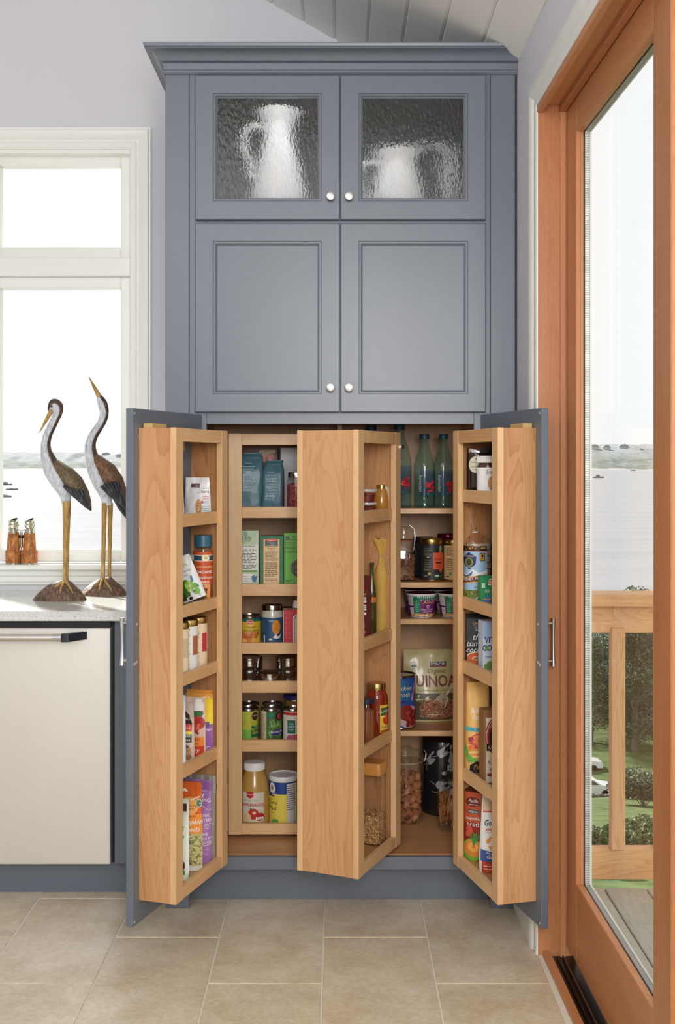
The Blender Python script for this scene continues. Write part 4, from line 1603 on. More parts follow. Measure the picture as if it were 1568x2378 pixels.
pl_label(t, sf, .088, .205).rect(-.04, .036, .165, .19, (230, 226, 226)).fine(-.03, .02, .10, .14, 5, (170, 170, 176)).build(t)

# fifth shelf
t = thing('oat_pouch', 'pouch printed with weathered grey boards, behind the purple pouch', 'pouch', local(RL, .028, .0435, 4), FL)
sf = pouch(t, .083, .253, .016, mat((164, 156, 144), .45), 23, topw=1.0)
L = pl_label(t, sf, .092, .253)
for i in range(7):
    L.rect(-.044 + i * .013, -.0325 + i * .013, .20, .252, ((186, 178, 164), (150, 142, 130), (172, 164, 150))[i % 3], 0).rect(-.0325 + i * .013, -.0315 + i * .013, .2, .252, (90, 84, 76))
L.build(t)
t = thing('oat_pouch', 'purple pouch of sprouted oats with white lettering on the bottom shelf', 'pouch', local(RL, .056, .0435, 4), R(-15))
w, h = .083, .246
PU = (164, 118, 180)
sf = pouch(t, w, h, .040, mat(PU, .3, coat=.3), 27, topw=1.0, crease=.0026)
L = pl_label(t, sf, w, h)
L.rect(-.044, .044, .215, .24, (150, 100, 168)).text('FIBRE', .010, .226, .011, (226, 206, 232)).text('1 ORIGINAL', .010, .214, .008, (226, 206, 232)).text('SPRING', .016, .186, .015, WH, bold=.01).poly([(.004, .194), (.010, .207), (.013, .199), (.020, .208), (.017, .194)], WH)
L.text('ORGANIC', .012, .141, .0125, WH, rot=.05).text('SPROUTED', .012, .127, .0125, WH, rot=.05).text('HULLESS OATS', .014, .113, .0115, WH, rot=.05, sx=.85).fine(-.012, .036, .098, .107, 2, (226, 206, 232))
L.text('AVOINE', .014, .086, .0115, WH, rot=.05).text('BIOLOGIQUE ET', .014, .074, .0105, WH, rot=.05, sx=.8).text('DECORTIQUEE', .014, .062, .0105, WH, rot=.05, sx=.8).fine(-.01, .036, .026, .044, 4, (220, 196, 228)).fine(-.026, -.006, .006, .014, 2, (220, 196, 228))
for k in range(12):
    a, b = -.03 + .006 * k, -.03 + .006 * (k + 1)
    f = lambda x: .163 + .006 * math.sin(x * 130)
    g = lambda x: .052 + .005 * abs(math.sin(x * 110))
    for q in (f, g):
        L.poly([(a, q(a)), (b, q(b)), (b, q(b) + .0014), (a, q(a) + .0014)], WH, 0)
L.build(t)
t = thing('seed_pouch', 'orange pouch with a clear window of green pumpkin seeds', 'pouch', local(RL, .120, .043, 4), R(-15))
w, h = .082, .256
sf = pouch(t, w, h, .044, mat((222, 104, 44), .3, coat=.3), 31, topw=.96, crease=.0028)
L = pl_label(t, sf, w, h)
L.rect(-.043, .043, .012, .112, (196, 180, 120)).blobs(-.042, .042, .016, .110, 90, .006, [(142, 148, 84), (186, 180, 116), (110, 122, 66), (206, 196, 140)], 6, .5).rect(-.043, .043, .0, .014, (224, 224, 216))
L.rect(-.043, .043, .108, .164, (238, 146, 44)).ell(.004, .186, .030, .026, (244, 176, 96)).text('SPROUTED', .010, .187, .0095, K).text('RAW', .012, .178, .007, K).text('RAW  SHELLED', .004, .157, .0065, (90, 50, 24)).text('pumpkin', .010, .141, .020, WH, .3, bold=.01).text('seeds', .014, .120, .020, WH, .3, bold=.01)
L.ell(.034, .196, .009, .012, WH).ell(.034, .196, .0075, .0102, (90, 130, 80)).rect(.028, .040, .1945, .1975, WH).poly([(-.04, .232), (-.01, .236), (.0, .226), (-.012, .228), (-.04, .222)], WH).poly([(.006, .206), (.038, .218), (.036, .212), (.008, .200)], (244, 210, 180)).build(t)
t = thing('snack_bag', 'pale green bag with a large green letter g and dark brown top band', 'bag', local(RL, .212, .0435, 4), R(-14))
w, h = .082, .232
sf = pouch(t, w, h, .044, mat((222, 230, 208), .3, coat=.3), 37, 'bag_body', .98)
L = pl_label(t, sf, w, h)
L.rect(-.036, .036, .196, .218, (84, 40, 36)).rect(.036, .0425, .02, .225, (240, 242, 240)).text('g', .020, .146, .055, (70, 146, 66)).ell(.0, .074, .024, .032, WH).ell(.004, .070, .014, .024, (190, 170, 160)).ell(.022, .044, .012, .019, (72, 34, 36)).fine(.014, .030, .032, .056, 4, WH).rect(-.03, .034, .018, .030, (60, 130, 66)).text('crisps', .018, .024, .010, WH).text('PEAR', .016, .010, .010, K).build(t)

# ---- fixed forward rack
t = thing('paper_bag', 'taller teal paper bag folded shut, first on the top shelf', 'bag', *[(lambda s: (s[0], R(4)))(spot(RI, 549, 611, 1052, .115, 0))][0])
s_ = spot(RI, 549, 611, 1052, .115, 0)
TEAL = speckle('crumpled_teal_paper', (66, 104, 118), [(72, 110, 124)], 30, .38, .35, .006)


def teal_bag(t, w, h, seed, fy):
    sf = fold_bag(t, w, .068, h, TEAL, seed, .012)
    L = Label(sf, None, None)
    L.text('Peruvian', -.004, h * fy + .008, .0062, (170, 196, 204)).fine(-.022, .018, h * fy - .085, h * fy, 17, (150, 180, 190), seed)
    L.build(t)
    for sx in (1,):
        MB(mat((150, 60, 44), .4)).box(w * .492, w * .508, -.022, .02, .01, h * .66, .002).build('side_panel', t)


teal_bag(t, s_[1], s_[2], 3, .78)
s_ = spot(RI, 609, 659, 1069, .125, 0)
t = thing('paper_bag', 'shorter teal paper bag folded shut, second on the top shelf', 'bag', s_[0], R(-3))
teal_bag(t, s_[1], s_[2], 9, .72)
s_ = spot(RI, 666, 715, 1097, .12, 0)
t = thing('preserve_jar', 'glass jar of dark pink dried strands with silver lid, beside the teal bags', 'jar', s_[0])
r, h = s_[1] / 2, s_[2]
MB(JARGLASS).lathe([(r * .95, 0), (r, .004), (r, h - .035), (r * .84, h - .018), (r * .82, h - .012)], 36).build('jar_body', t)
MB(speckle('pink_strands', (150, 44, 60), [(186, 84, 96), (122, 30, 44), (206, 130, 134)], 260, .6, .8, .004)).lathe([(r * .9, .003), (r * .95, .006), (r * .93, h * .36), (r * .86, h * .42), (r * .93, h * .48), (r * .9, h - .04), (.0005, h - .03)], 36).build('filling', t)
lid(t, r * .86, h - .017, .017, CHROME)
p = RI.loc(606, .024, RI.sz[0] + .0006)
t = thing('food_box', 'dark box with a filled flatbread picture standing behind the teal bags', 'box', p)
carton(t, .118, .030, .212, mat((62, 54, 48), .5), 'box_body')
L = Label(on_flat(.015))
L.rect(-.057, .052, .160, .211, (92, 44, 34)).build(t)
L = Label(on_flat(.0152))
L.poly([(-.02, .17), (.02, .190), (.05, .196), (.052, .205), (.0, .206), (-.022, .182)], (176, 156, 120)).blobs(-.005, .05, .165, .192, 12, .007, [(150, 60, 56), (190, 110, 96)], 3).build(t, 'food_picture')
L = Label(on_flat(.015))
L.text('Og', .008, .132, .018, (140, 104, 60)).fine(-.05, .05, .03, .10, 7, (120, 110, 100)).build(t)
p = RI.loc(676, .030, RI.sz[0] + .0006)
t = thing('food_box', 'plain pale grey box standing behind the jar of pink strands', 'box', p)
carton(t, .070, .036, .213, mat((176, 176, 180), .35), 'box_body')

s_ = spot(RI, 549, 602, 1232, .140, 1)
t = thing('pasta_box', 'pale green box of ribbon pasta covered with small print', 'box', s_[0])
w, h, d = s_[1], s_[2], .036
carton(t, w, d, h, mat((188, 208, 176), .45), 'box_body')
L = Label(on_flat(d / 2))
for i in range(14):
    rd = random.Random(i)
    u, v = rd.uniform(-.03, .034), rd.uniform(h - .045, h - .006)
    L.ell(u, v, .005, .005, (160, 190, 156), 14, up=0).ell(u + .001, v, .0034, .0034, (190, 210, 178), 14, up=0)
L.layer += 2
L.ell(-.006, h - .010, .0068, .0068, (54, 84, 60)).ell(-.006, h - .010, .0052, .0052, (188, 208, 176)).rect(-.0066, -.0054, h - .016, h - .004, (54, 84, 60)).rect(-.011, -.001, h - .0106, h - .0094, (54, 84, 60))
L.text('EDEN', -.006, h - .0235, .0155, (48, 62, 46)).text('ORGANIC', -.006, h - .0335, .0082, (48, 62, 46)).rect(-.02, .009, h - .040, h - .0388, (206, 170, 60))
L.rect(-w / 2 + .001, w / 2 - .002, .062, h - .046, (226, 228, 220)).text('Artichoke Ribbons', .0, h - .051, .0075, K, bold=.01, sx=.9).fine(-.034, .030, .066, h - .058, 14, (70, 74, 70), 5)
L.rect(-.034, .032, .056, .062, (104, 160, 54)).fine(-.03, .03, .057, .061, 1, (40, 70, 30)).ell(.0, .036, .034, .016, (232, 232, 224)).text('To Prepare:', -.014, .042, .0062, (150, 60, 50), .2).text('Cook in boiling water', -.008, .034, .0056, K, bold=.01).text('3 to 5 minutes.', -.012, .027, .0056, K, bold=.01)
L.poly([(.014, .040), (.032, .040), (.029, .024), (.017, .024)], (62, 110, 170)).rect(.012, .034, .040, .042, K).ell(.022, .045, .004, .002, K).text('Free Recipes', .006, .0165, .006, (196, 140, 30), .2).poly([(-.034, .002), (.026, .004), (.031, .011), (.0, .012), (-.034, .009)], (190, 40, 44)).text('www.edenfoods.com', -.002, .0068, .0048, WH, .2).build(t)
s_ = spot(RI, 605, 659, 1244, .140, 1)
t = thing('pasta_box', 'dark green pasta box with a cream panel between two other boxes', 'box', s_[0])
w, h = s_[1], s_[2]
carton(t, w, d, h, mat((20, 112, 78), .45), 'box_body')
L = Label(on_flat(d / 2))
L.blobs(-w / 2, w / 2, 0, h, 60, .004, [(34, 128, 92), (14, 100, 68)], 2).rect(-.028, .026, .0, h - .011, (206, 150, 70)).rect(-.026, .024, .0, h - .013, (226, 196, 148))
L.rect(-.022, .020, h - .034, h - .014, (24, 40, 36)).poly([(-.018, h - .019), (-.015, h - .010), (.013, h - .009), (.016, h - .018)], (206, 46, 40)).text('Wegmans', -.001, h - .0145, .0068, WH, .2).text('ITALIAN', -.001, h - .0235, .0078, WH).text('CLASSICS', -.001, h - .031, .0078, WH).rect(-.02, .018, h - .0365, h - .0342, (206, 160, 50))
L.text('Fettuccine', -.001, h - .041, .0062, (90, 60, 40)).text('Pasta', -.001, h - .0475, .005, (90, 60, 40)).fine(-.022, .02, h - .082, h - .051, 8, (120, 92, 66), 2).fine(-.022, .02, .04, h - .086, 8, (120, 92, 66), 7).fine(-.022, .02, .026, .036, 2, (120, 92, 66), 3).text('The Italian Pasta', -.001, .014, .0052, (90, 60, 40), .2).build(t)
s_ = spot(RI, 660, 712, 1237, .138, 1)
t = thing('pasta_box', 'bright green box with thin dark lettering beside the swung-out rack', 'box', s_[0])
w, h = s_[1], s_[2]
carton(t, w, d, h, mat((104, 176, 58), .42), 'box_body')
L = Label(on_flat(d / 2))
G = (36, 62, 30)
L.ell(-.025, h - .018, .0068, .0068, (52, 66, 60)).text('S', -.025, h - .018, .009, (150, 160, 150)).text('SABER', -.004, h - .013, .007, G, sx=.9).text('DESIGN', -.003, h - .022, .009, G).rect(-.033, .034, h - .034, h - .032, G).text('FIDEUA DE', -.017, h - .039, .0065, (70, 110, 46)).text('ESPINACA', -.010, h - .050, .0112, G, sx=.95).text('Y ALBAHACA', -.006, h - .063, .0112, G, sx=.95)
L.ell(.016, .068, .030, .030, (74, 68, 58)).blobs(-.010, .036, .045, .09, 26, .004, [(96, 88, 74), (54, 50, 44)], 4).fine(-.032, -.008, .024, .031, 2, G).poly([(-.033, .002), (-.028, .018), (-.025, .018), (-.026, .002)], K).ell(-.014, .012, .005, .006, K).poly([(-.004, .016), (.004, .016), (.008, .002), (.002, .002)], K).build(t)

s_ = spot(RI, 552, 607, 1428, .125, 2)
t = thing('food_can', 'yellow can of apricot halves with dark green band', 'can', s_[0])
r, h = s_[1] / 2, s_[2]
can_body(t, r, h)
L = Label(on_cyl(r * .982), .005)
L.rect(-r * 2.2, r * 2.2, .006, h - .007, (212, 176, 44)).rect(-r * 2.2, r * 2.2, h - .018, h - .007, (26, 92, 80)).rect(-.006, .014, h - .028, h - .013, (240, 230, 220)).rect(-.005, .013, h - .027, h - .014, (200, 42, 44)).text("Giant", .004, h - .0205, .0085, WH)
L.text('Unpeeled', .008, h - .036, .008, (30, 84, 60), .3).text('Apricot Halves', .006, h - .048, .0135, (24, 76, 58), .3, sx=.85).rect(-.024, .036, h - .062, h - .054, (190, 84, 46)).text('IN HEAVY SYRUP', .006, h - .058, .0055, (250, 220, 190))
L.blobs(-.044, .044, .006, .034, 12, .011, [(232, 160, 52), (214, 128, 40), (244, 186, 84)], 4).blobs(-.036, .036, .026, .040, 6, .009, [(206, 118, 46), (190, 96, 44)], 8).build(t)
s_ = spot(RI, 607, 658, 1404, .125, 2)
t = thing('preserve_jar', 'jar with blue wrap label, orange oval and silver screw lid', 'jar', s_[0])
r, h = s_[1] / 2, s_[2]
MB(mat((196, 194, 180), .2, coat=.5)).lathe([(r * .94, 0), (r, .004), (r, h - .034), (r * .94, h - .024), (r * .9, h - .018)], 36).build('jar_body', t)
lid(t, r * .93, h - .018, .018, STEEL)
L = Label(on_cyl(r + .0003), .005)
L.rect(-r * 2.2, r * 2.2, .012, h - .040, (38, 78, 116)).ell(.016, .064, .0145, .024, (214, 140, 44)).fine(.006, .026, .052, .078, 5, (184, 104, 34)).poly([(.004, .030), (.014, .044), (.024, .036), (.034, .042), (.028, .028), (.014, .026)], (226, 226, 230)).poly([(.014, .040), (.032, .046), (.028, .036), (.020, .034)], (58, 40, 40)).ell(-.004, .022, .006, .006, (230, 230, 200), 12, 0, PI).rect(-.028, -.023, .012, .038, (200, 200, 196)).fine(-.010, .008, h - .054, h - .046, 1, (160, 180, 196)).build(t)
s_ = spot(RI, 658, 722, 1410, .12, 2)
t = thing('oil_tin', 'red rectangular tin with white screw cap', 'tin', s_[0])
w, h = s_[1], s_[2]
MB(STEEL).box(-w / 2, w / 2, -.026, .026, 0, .004, .001).box(-w / 2, w / 2, -.026, .026, h - .006, h, .002).use(mat((196, 40, 52), .35)).box(-w / 2 + .001, w / 2 - .001, -.025, .025, .003, h - .005, .003).build('tin_body', t)
MB(WHITE).lathe([(.014, h), (.014, h + .012), (.0125, h + .0135), (.0125, h + .021), (.011, h + .023), (.0005, h + .023)], 24).build('cap', t)
L = Label(on_flat(.0252))
for i in range(7):
    for j in range(2):
        L.ell(-w / 2 + .011 + j * .011, .010 + i * .0165, .0032, .0026, (214, 84, 92), 10, up=0)
L.layer += 1
L.rect(-w / 2 + .001, -w / 2 + .0025, .002, h - .008, (230, 224, 220)).poly([(-w / 2 + .034, .0), (w / 2, .0), (w / 2, h - .02), (-w / 2 + .046, h - .02), (-w / 2 + .034, h - .030)], WH).poly([(-w / 2 + .036, .0), (w / 2, .0), (w / 2, h - .023), (-w / 2 + .047, h - .023), (-w / 2 + .036, h - .032)], (120, 30, 36)).poly([(-w / 2 + .039, .0), (w / 2, .0), (w / 2, h - .026), (-w / 2 + .048, h - .026), (-w / 2 + .039, h - .034)], (206, 196, 184)).build(t)


def spice_tin(loc, r, h, lab):
    t = thing('spice_tin', lab, 'tin', loc, random.uniform(0, 6), 'round stainless tins')
    MB(CHROME).lathe([(r * .95, 0), (r * .98, .002), (r * .98, h * .55), (r * .97, h * .56)], 44).build('tin_body', t)
    MB(CHROME).lathe([(r * .995, h * .55), (r * 1.0, h * .57), (r * 1.0, h * .78), (r * .985, h * .80), (r * .985, h * .84), (r, h * .86), (r, h * .97), (r * .97, h), (r * .9, h), (r * .87, h * .94), (.0005, h * .94)], 44).build('lid', t)


z4 = RI.sz[3] + .0006
for px, yl, n, lab in ((579, .062, 0, 'lower stainless tin of the stack beside the rack stile'), (579, .062, 1, 'upper stainless tin of the stack beside the rack stile'),
                       (671, .062, 0, 'lower stainless tin of the stack next to the swung-out rack'), (671, .062, 1, 'upper stainless tin of the stack next to the swung-out rack'), (627, .126, 0, 'single stainless tin standing in front between the two stacks')):
    spice_tin(RI.loc(px, yl, z4 + .0405 * n), .0445, .040, lab)

z5 = RI.sz[4]


def veg_can(px, yl, r, h, lab, paint_):
    t = thing('food_can', lab, 'can', RI.loc(px, yl, z5 + .0006), 0)
    can_body(t, r, h)
    L = Label(on_cyl(r * .982), .005)
    paint_(L, r, h)
    L.build(t)


def butter(L, r, h):
    L.rect(-r * 2.4, r * 2.4, .007, h - .008, (170, 186, 62)).rect(-r * 2.4, r * 2.4, .007, h * .4, (120, 170, 66)).blobs(-.03, .03, h * .45, h - .012, 24, .004, [(214, 186, 50), (190, 160, 40)], 3, .4)
    L.ell(.026, h - .024, .012, .014, (70, 26, 30)).text('EARTH', .026, h - .022, .005, WH).rect(-.042, -.028, .02, .06, (22, 104, 68)).rect(.012, .05, .02, .058, (22, 104, 68)).text('BUTTER', .032, .047, .0105, (238, 206, 60)).text('BEANS', .031, .035, .0105, (238, 206, 60)).ell(.026, .014, .014, .008, (206, 150, 84)).text('Organic', .03, .056, .005, WH)


def green(L, r, h):
    L.rect(-r * 2.4, -.014, .007, h - .008, (214, 202, 164)).fine(-.044, -.018, .012, h - .016, 16, (120, 104, 80), 2).rect(-.014, r * 2.4, .007, h - .008, (66, 98, 50)).rect(-.014, r * 2.4, h - .026, h - .012, (26, 120, 80)).rect(-.014, r * 2.4, h - .028, h - .026, (70, 60, 140))
    L.blobs(-.012, .05, .012, h - .03, 26, .010, [(96, 134, 66), (122, 158, 84), (58, 92, 44)], 5, .28).ell(.028, h - .024, .013, .015, (50, 24, 26)).ell(.028, h - .024, .008, .009, (160, 50, 50)).poly([(.0, .034), (.012, .044), (.046, .050), (.05, .036), (.03, .029), (.008, .028)], (50, 44, 120)).text('Green Beans', .030, .039, .0115, WH, .1).rect(-.014, r * 2, .007, .012, (64, 54, 130))


def redwhite(L, r, h):
    L.rect(-r * 2.4, r * 2.4, .007, h - .008, (222, 216, 204)).rect(-r * 2.4, r * 2.4, h - .020, h - .011, (196, 44, 44)).rect(-.018, .008, .034, .078, (26, 104, 96)).text('New', -.005, .066, .008, WH).text('England', -.005, .057, .007, WH).text('Relish', -.005, .048, .007, WH).blobs(-.030, .03, .008, .032, 6, .011, [(160, 50, 92), (190, 84, 120)], 3)


veg_can(577, .128, .0335, .114, 'can of butter beans with yellow-green label, front row', butter)
veg_can(630, .128, .0345, .114, 'can of green beans with pods pictured, front row', green)
veg_can(681, .128, .0345, .114, 'white can with red band and teal panel, front row', redwhite)
veg_can(579, .050, .0335, .114, 'can of the same yellow-green label hidden behind the butter beans', butter)
veg_can(633, .050, .0345, .114, 'can with only its rim showing behind the green beans', green)
t = thing('baking_can', 'taller dark yellow canister with blue lid behind the white and red can', 'can', RI.loc(686, .046, z5 + .0006))
r, h = .040, .143
can_body(t, r, h - .012)
lid(t, r * 1.01, h - .014, .014, mat((40, 44, 130), .4))
Label(on_cyl(r * .983), .005).rect(-r * 2.4, r * 2.4, .007, h - .016, (96, 92, 44)).rect(-.03, .06, h - .06, h - .016, (150, 116, 44)).text('CLABBER', .012, h - .026, .013, (150, 40, 40), bold=.02).text('GIRL', .012, h - .040, .013, (150, 40, 40), bold=.02).build(t)

s_ = spot(RI, 556, 626, 1768, .118, 5)
t = thing('sauce_jar', 'plastic jar of applesauce with white cap and apple label', 'jar', s_[0])
r, h = s_[1] / 2, s_[2]
MB(mat((186, 146, 74), .25, coat=.4)).lathe([(r * .9, 0), (r, .006), (r, .115), (r * .97, .125), (r * .80, .155), (r * .66, .172), (r * .62, h - .024)], 40).build('jar_body', t)
lid(t, r * .66, h - .026, .025, WHITE, ribs=True)
L = Label(on_cyl(r + .0003), .006)
L.rect(-.038, .037, .014, .110, (216, 208, 192)).rect(-.022, .0, .096, .112, (190, 36, 44)).poly([(-.022, .096), (-.011, .091), (.0, .096)], (190, 36, 44)).text('HARVEST', -.011, .104, .0045, WH).text('No Sugar Added', -.008, .084, .0072, (74, 150, 160), .25).text('APPLESAUCE', -.002, .069, .0135, (190, 40, 44), bold=.015)
L.ell(.0, .040, .018, .018, (196, 44, 40)).ell(.003, .044, .006, .005, (232, 190, 150)).ell(-.022, .030, .014, .014, (226, 196, 150)).ell(.022, .030, .016, .013, (180, 34, 38)).ell(-.008, .056, .003, .004, (90, 120, 50))
for i in range(4):
    L.rect(.008 + i * .0068, .0135 + i * .0068, .022, .030, WH, 0)
L.layer += 1
L.build(t)
s_ = spot(RI, 625, 693, 1798, .118, 5)
t = thing('cereal_canister', 'blue and yellow round canister of corn meal with clear lid', 'canister', s_[0])
r, h = s_[1] / 2, s_[2]
can_body(t, r, h, mat((228, 226, 218), .5), 'canister_body')
MB(mat((226, 228, 230), .25)).lathe([(r * 1.01, h - .014), (r * 1.02, h - .004), (r * .99, h + .001), (r * .93, h - .003), (.0005, h - .003)], 40).build('lid', t)
L = Label(on_cyl(r * .983), .006)
L.rect(-r * 2.6, r * 2.6, .004, h - .016, (226, 206, 84)).rect(-r * 2.6, r * 2.6, h - .055, h - .016, (34, 66, 140)).ell(-.041, h - .038, .014, .020, (226, 226, 226)).ell(-.041, h - .036, .006, .009, (150, 120, 100)).rect(-.06, -.030, h - .064, h - .052, (26, 48, 110)).text('KER', -.035, h - .058, .009, WH).text('Yellow', -.045, .086, .008, (190, 60, 40)).text('Corn', -.040, .074, .019, K).text('Meal', -.040, .055, .019, K).fine(-.046, -.028, .040, .044, 1, K)
L.blobs(-.045, -.014, .004, .022, 12, .005, [(70, 130, 60), (110, 160, 70)], 2).rect(.012, .052, .008, h - .02, (214, 212, 204)).fine(.014, .044, .05, h - .024, 12, (90, 90, 96), 4).build(t)

# ---- swung-out rack
zc = RC.sz
t = thing('berry_tub', 'clear tub of red berries with clear lid, lower of two stacked', 'tub', RC.loc(851, .136, zc[0] + .0006), 0, 'clear berry tubs')
for n in (0, 1):
    if n:
        t = thing('berry_tub', 'clear tub of red berries with clear lid, stacked on the lower tub', 'tub', RC.loc(851, .136, zc[0] + .0006 + .0405), 0, 'clear berry tubs')
    MB(JARGLASS).lathe([(.025, 0), (.031, .030), (.031, .034)], 32).build('tub_body', t)
    MB(speckle('dark_red_fill', (110, 26, 26), [(140, 44, 36), (86, 18, 20)], 160)).lathe([(.0245, .001), (.0295, .027), (.0005, .028)], 28).build('filling', t)
    MB(mat((196, 198, 200), .2, coat=.5)).lathe([(.0322, .033), (.0328, .035), (.0322, .0395), (.0005, .0397)], 32).build('lid', t)
t = thing('mustard_jar', 'round jar of mustard with gold lid and a paper tag', 'jar', RC.loc(886, .138, zc[0] + .0006))
h = .092
MB(mat((190, 134, 54), .2, coat=.6)).lathe([(.017, 0), (.0225, .008), (.0252, .030), (.0245, .050), (.020, .068), (.0155, .076), (.0155, .082)], 36).build('jar_body', t)
lid(t, .0165, .080, .012, GOLD)
MB(mat((206, 196, 160), .6)).prism([(-.006, .090), (.008, .090), (.017, .084), (.024, .066), (.028, .040), (.026, .006), (.020, .006), (.021, .040), (.018, .062), (.012, .078), (-.006, .084)], lambda u, v, s: (u + .003, s, v), -.013, -.006).build('paper_tag', t)
t = thing('wrapped_bottle', 'bottle wrapped in mustard-yellow paper tied with twine', 'bottle', RC.loc(887, .138, zc[1] + .0006), 0)
h = .300
YEL = speckle('yellow_wrap_paper', (206, 164, 72), [(212, 170, 78)], 40, .6, .3, .003)
rr = [(.021, 0), (.022, .004), (.022, .10), (.0225, .150), (.0235, .178), (.024, .19), (.020, .205), (.013, .225), (.009, .243), (.0085, .250), (.014, .264), (.022, .282), (.026, .292), (.024, .300)]
b = MB(YEL)
rings = []
for r_, z in rr:
    k = 0 if z < .185 else min(1, (z - .185) / .06)
    rings.append([((r_ * (1 + k * .16 * math.sin(5 * a * 2 * PI / 40 * 1.0 + 1)) + .0012 * noise.noise((a * .4, z * 40, 3))) * math.cos(a * 2 * PI / 40) * (1 + .15 * (z > .26)), (r_ * (1 + k * .16 * math.sin(5 * a * 2 * PI / 40 + 1))) * math.sin(a * 2 * PI / 40) * (1 - .3 * (z > .26)), z + (.004 * math.sin(a * 1.1) if z > .28 else 0)) for a in range(40)])
b.loft(rings).build('paper_wrap', t)
TW_ = mat((206, 176, 130), .8, name='jute_twine')
b = MB(TW_)
b.tube([(.0098 * math.cos(a * PI / 8), .0098 * math.sin(a * PI / 8), .247 + .001 * (a % 2)) for a in range(17)], .0012, 6)
for pts in ([(.002, -.0105, .247), (.014, -.016, .240), (.020, -.020, .215), (.026, -.021, .190), (.029, -.021, .172)], [(.002, -.0105, .247), (.008, -.016, .228), (.007, -.021, .214), (.018, -.0245, .200), (.028, -.022, .182), (.030, -.021, .162)]):
    b.tube(pts, .0013, 6)
b.build('twine', t)
t = thing('food_box', 'dark red package with white lettering at the rack stile beside the wrapped bottle', 'box', RC.loc(842, .142, zc[1] + .0006), R(-20))
carton(t, .044, .04, .196, mat((104, 30, 30), .45), 'box_body')
L = Label(on_flat(.02))
L.rect(-.02, .019, .115, .132, WH).text('CIAO', .006, .1235, .014, K).rect(-.02, .019, .092, .109, WH).text('OLIO', .006, .1005, .014, K).rect(-.02, .019, .078, .086, WH).text('tops', .010, .142, .010, WH).ell(-.002, .045, .016, .03, (176, 168, 150)).blobs(-.016, .018, .004, .034, 10, .007, [(160, 60, 40), (196, 150, 96)], 4).build(t)
t = thing('oil_bottle', 'dark green glass bottle standing behind the yellow wrapped bottle', 'bottle', RC.loc(862, .114 + .016, zc[1] + .0006))
t.location = RC.loc(864, .122, zc[1] + .0006)
MB(mat((62, 66, 34), .12, coat=.6)).lathe([(.013, 0), (.0145, .004), (.0145, .125), (.010, .155), (.006, .175), (.006, .215), (.007, .216), (.007, .225), (.0005, .225)], 24).build('bottle_body', t)
MB(mat((206, 120, 50), .5)).lathe([(.0148, .10), (.0148, .116)], 24, cap0=False, cap1=False).build('neck_label', t)

t = thing('sauce_jar', 'big jar of tomato sauce with gold lid and yellow label', 'jar', RC.loc(875, .1345, zc[2] + .0006), R(8))
r, h = .036, .163
TOM = mat((140, 40, 20), .12, coat=.7)
MB(TOM).lathe([(r * .9, 0), (r, .006), (r, .112), (r * .93, .128), (r * .74, .142), (r * .72, h - .017)], 40).build('jar_body', t)
lid(t, r * .80, h - .018, .018, GOLD)
L = Label(on_cyl(r + .0003), .005)
L.rect(.004, .060, .012, .098, (226, 194, 60)).rect(.007, .058, .062, .090, (60, 84, 44)).text('CLASSICO', .028, .078, .013, (246, 236, 206)).ell(.032, .052, .018, .017, (196, 52, 36)).poly([(.020, .062), (.032, .074), (.040, .060), (.032, .044), (.022, .050)], (206, 70, 44)).text('TOMATO', .026, .028, .009, (120, 40, 24), .1).rect(.008, .056, .014, .020, (150, 36, 30)).rect(.006, .022, .060, .066, (238, 214, 90)).build(t)
t = thing('stick_jar', 'jar of brown cinnamon sticks beside the tomato sauce', 'jar', RC.loc(850, .143, zc[2] + .0006))
MB(JARGLASS).lathe([(.027, 0), (.0285, .004), (.0285, .108), (.026, .118), (.024, .124)], 32).build('jar_body', t)
b = MB(mat((150, 84, 44), .6))
for i in range(16):
    a = i * 2 * PI / 16
    b.tube([(.021 * math.cos(a), .021 * math.sin(a), .003), (.021 * math.cos(a + .1), .021 * math.sin(a + .1), .100)], .0042, 8)
b.build('cinnamon_sticks', t, kind='stuff')
MB(mat((60, 70, 92), .35, .6)).lathe([(.0268, .121), (.0272, .123), (.0272, .134), (.0005, .1345)], 32).build('lid', t)
t = thing('sauce_jar', 'small jar of red sauce with pale gold lid at the rack stile', 'jar', RC.loc(829, .1455, zc[2] + .0006))
MB(mat((158, 22, 22), .14, coat=.7)).lathe([(.020, 0), (.023, .004), (.023, .092), (.0195, .102)], 32).build('jar_body', t)
lid(t, .021, .102, .012, mat((186, 170, 104), .3, .8))
Label(on_cyl(.0232), .005).rect(.0, .026, .022, .072, (196, 24, 52)).text('A', .014, .060, .010, WH).text('Salsa', .012, .040, .009, WH, .2).build(t)

t = thing('storage_jar', 'square glass jar of granola with bamboo lid in the swung-out rack', 'jar', RC.loc(868, .1345, zc[3] + .0006), R(-23.6))
w = .068
MB(JARGLASS).loft([sq_ring(w * .94, w * .94, 0, 40, 9), sq_ring(w, w, .004, 40, 9), sq_ring(w, w, .212, 40, 9), sq_ring(w * .94, w * .94, .218, 40, 9)], True, True, False).build('jar_body', t)
BAM = wood('bamboo_lid', (196, 128, 62), (210, 146, 76), (220, 160, 92), 'x', .3, 10, .35, .3)
MB(BAM).loft([sq_ring(w * 1.04, w * 1.04, .219, 40, 8), sq_ring(w * 1.06, w * 1.06, .222, 40, 8), sq_ring(w * 1.06, w * 1.06, .252, 40, 8), sq_ring(w * 1.0, w * 1.0, .2565, 40, 8)]).build('lid', t)
GRAN = speckle('granola', (196, 140, 76), [(220, 170, 104), (172, 112, 54), (236, 206, 156), (140, 84, 42)], 170, .7, 1.0, .006)
fl = MB(GRAN)
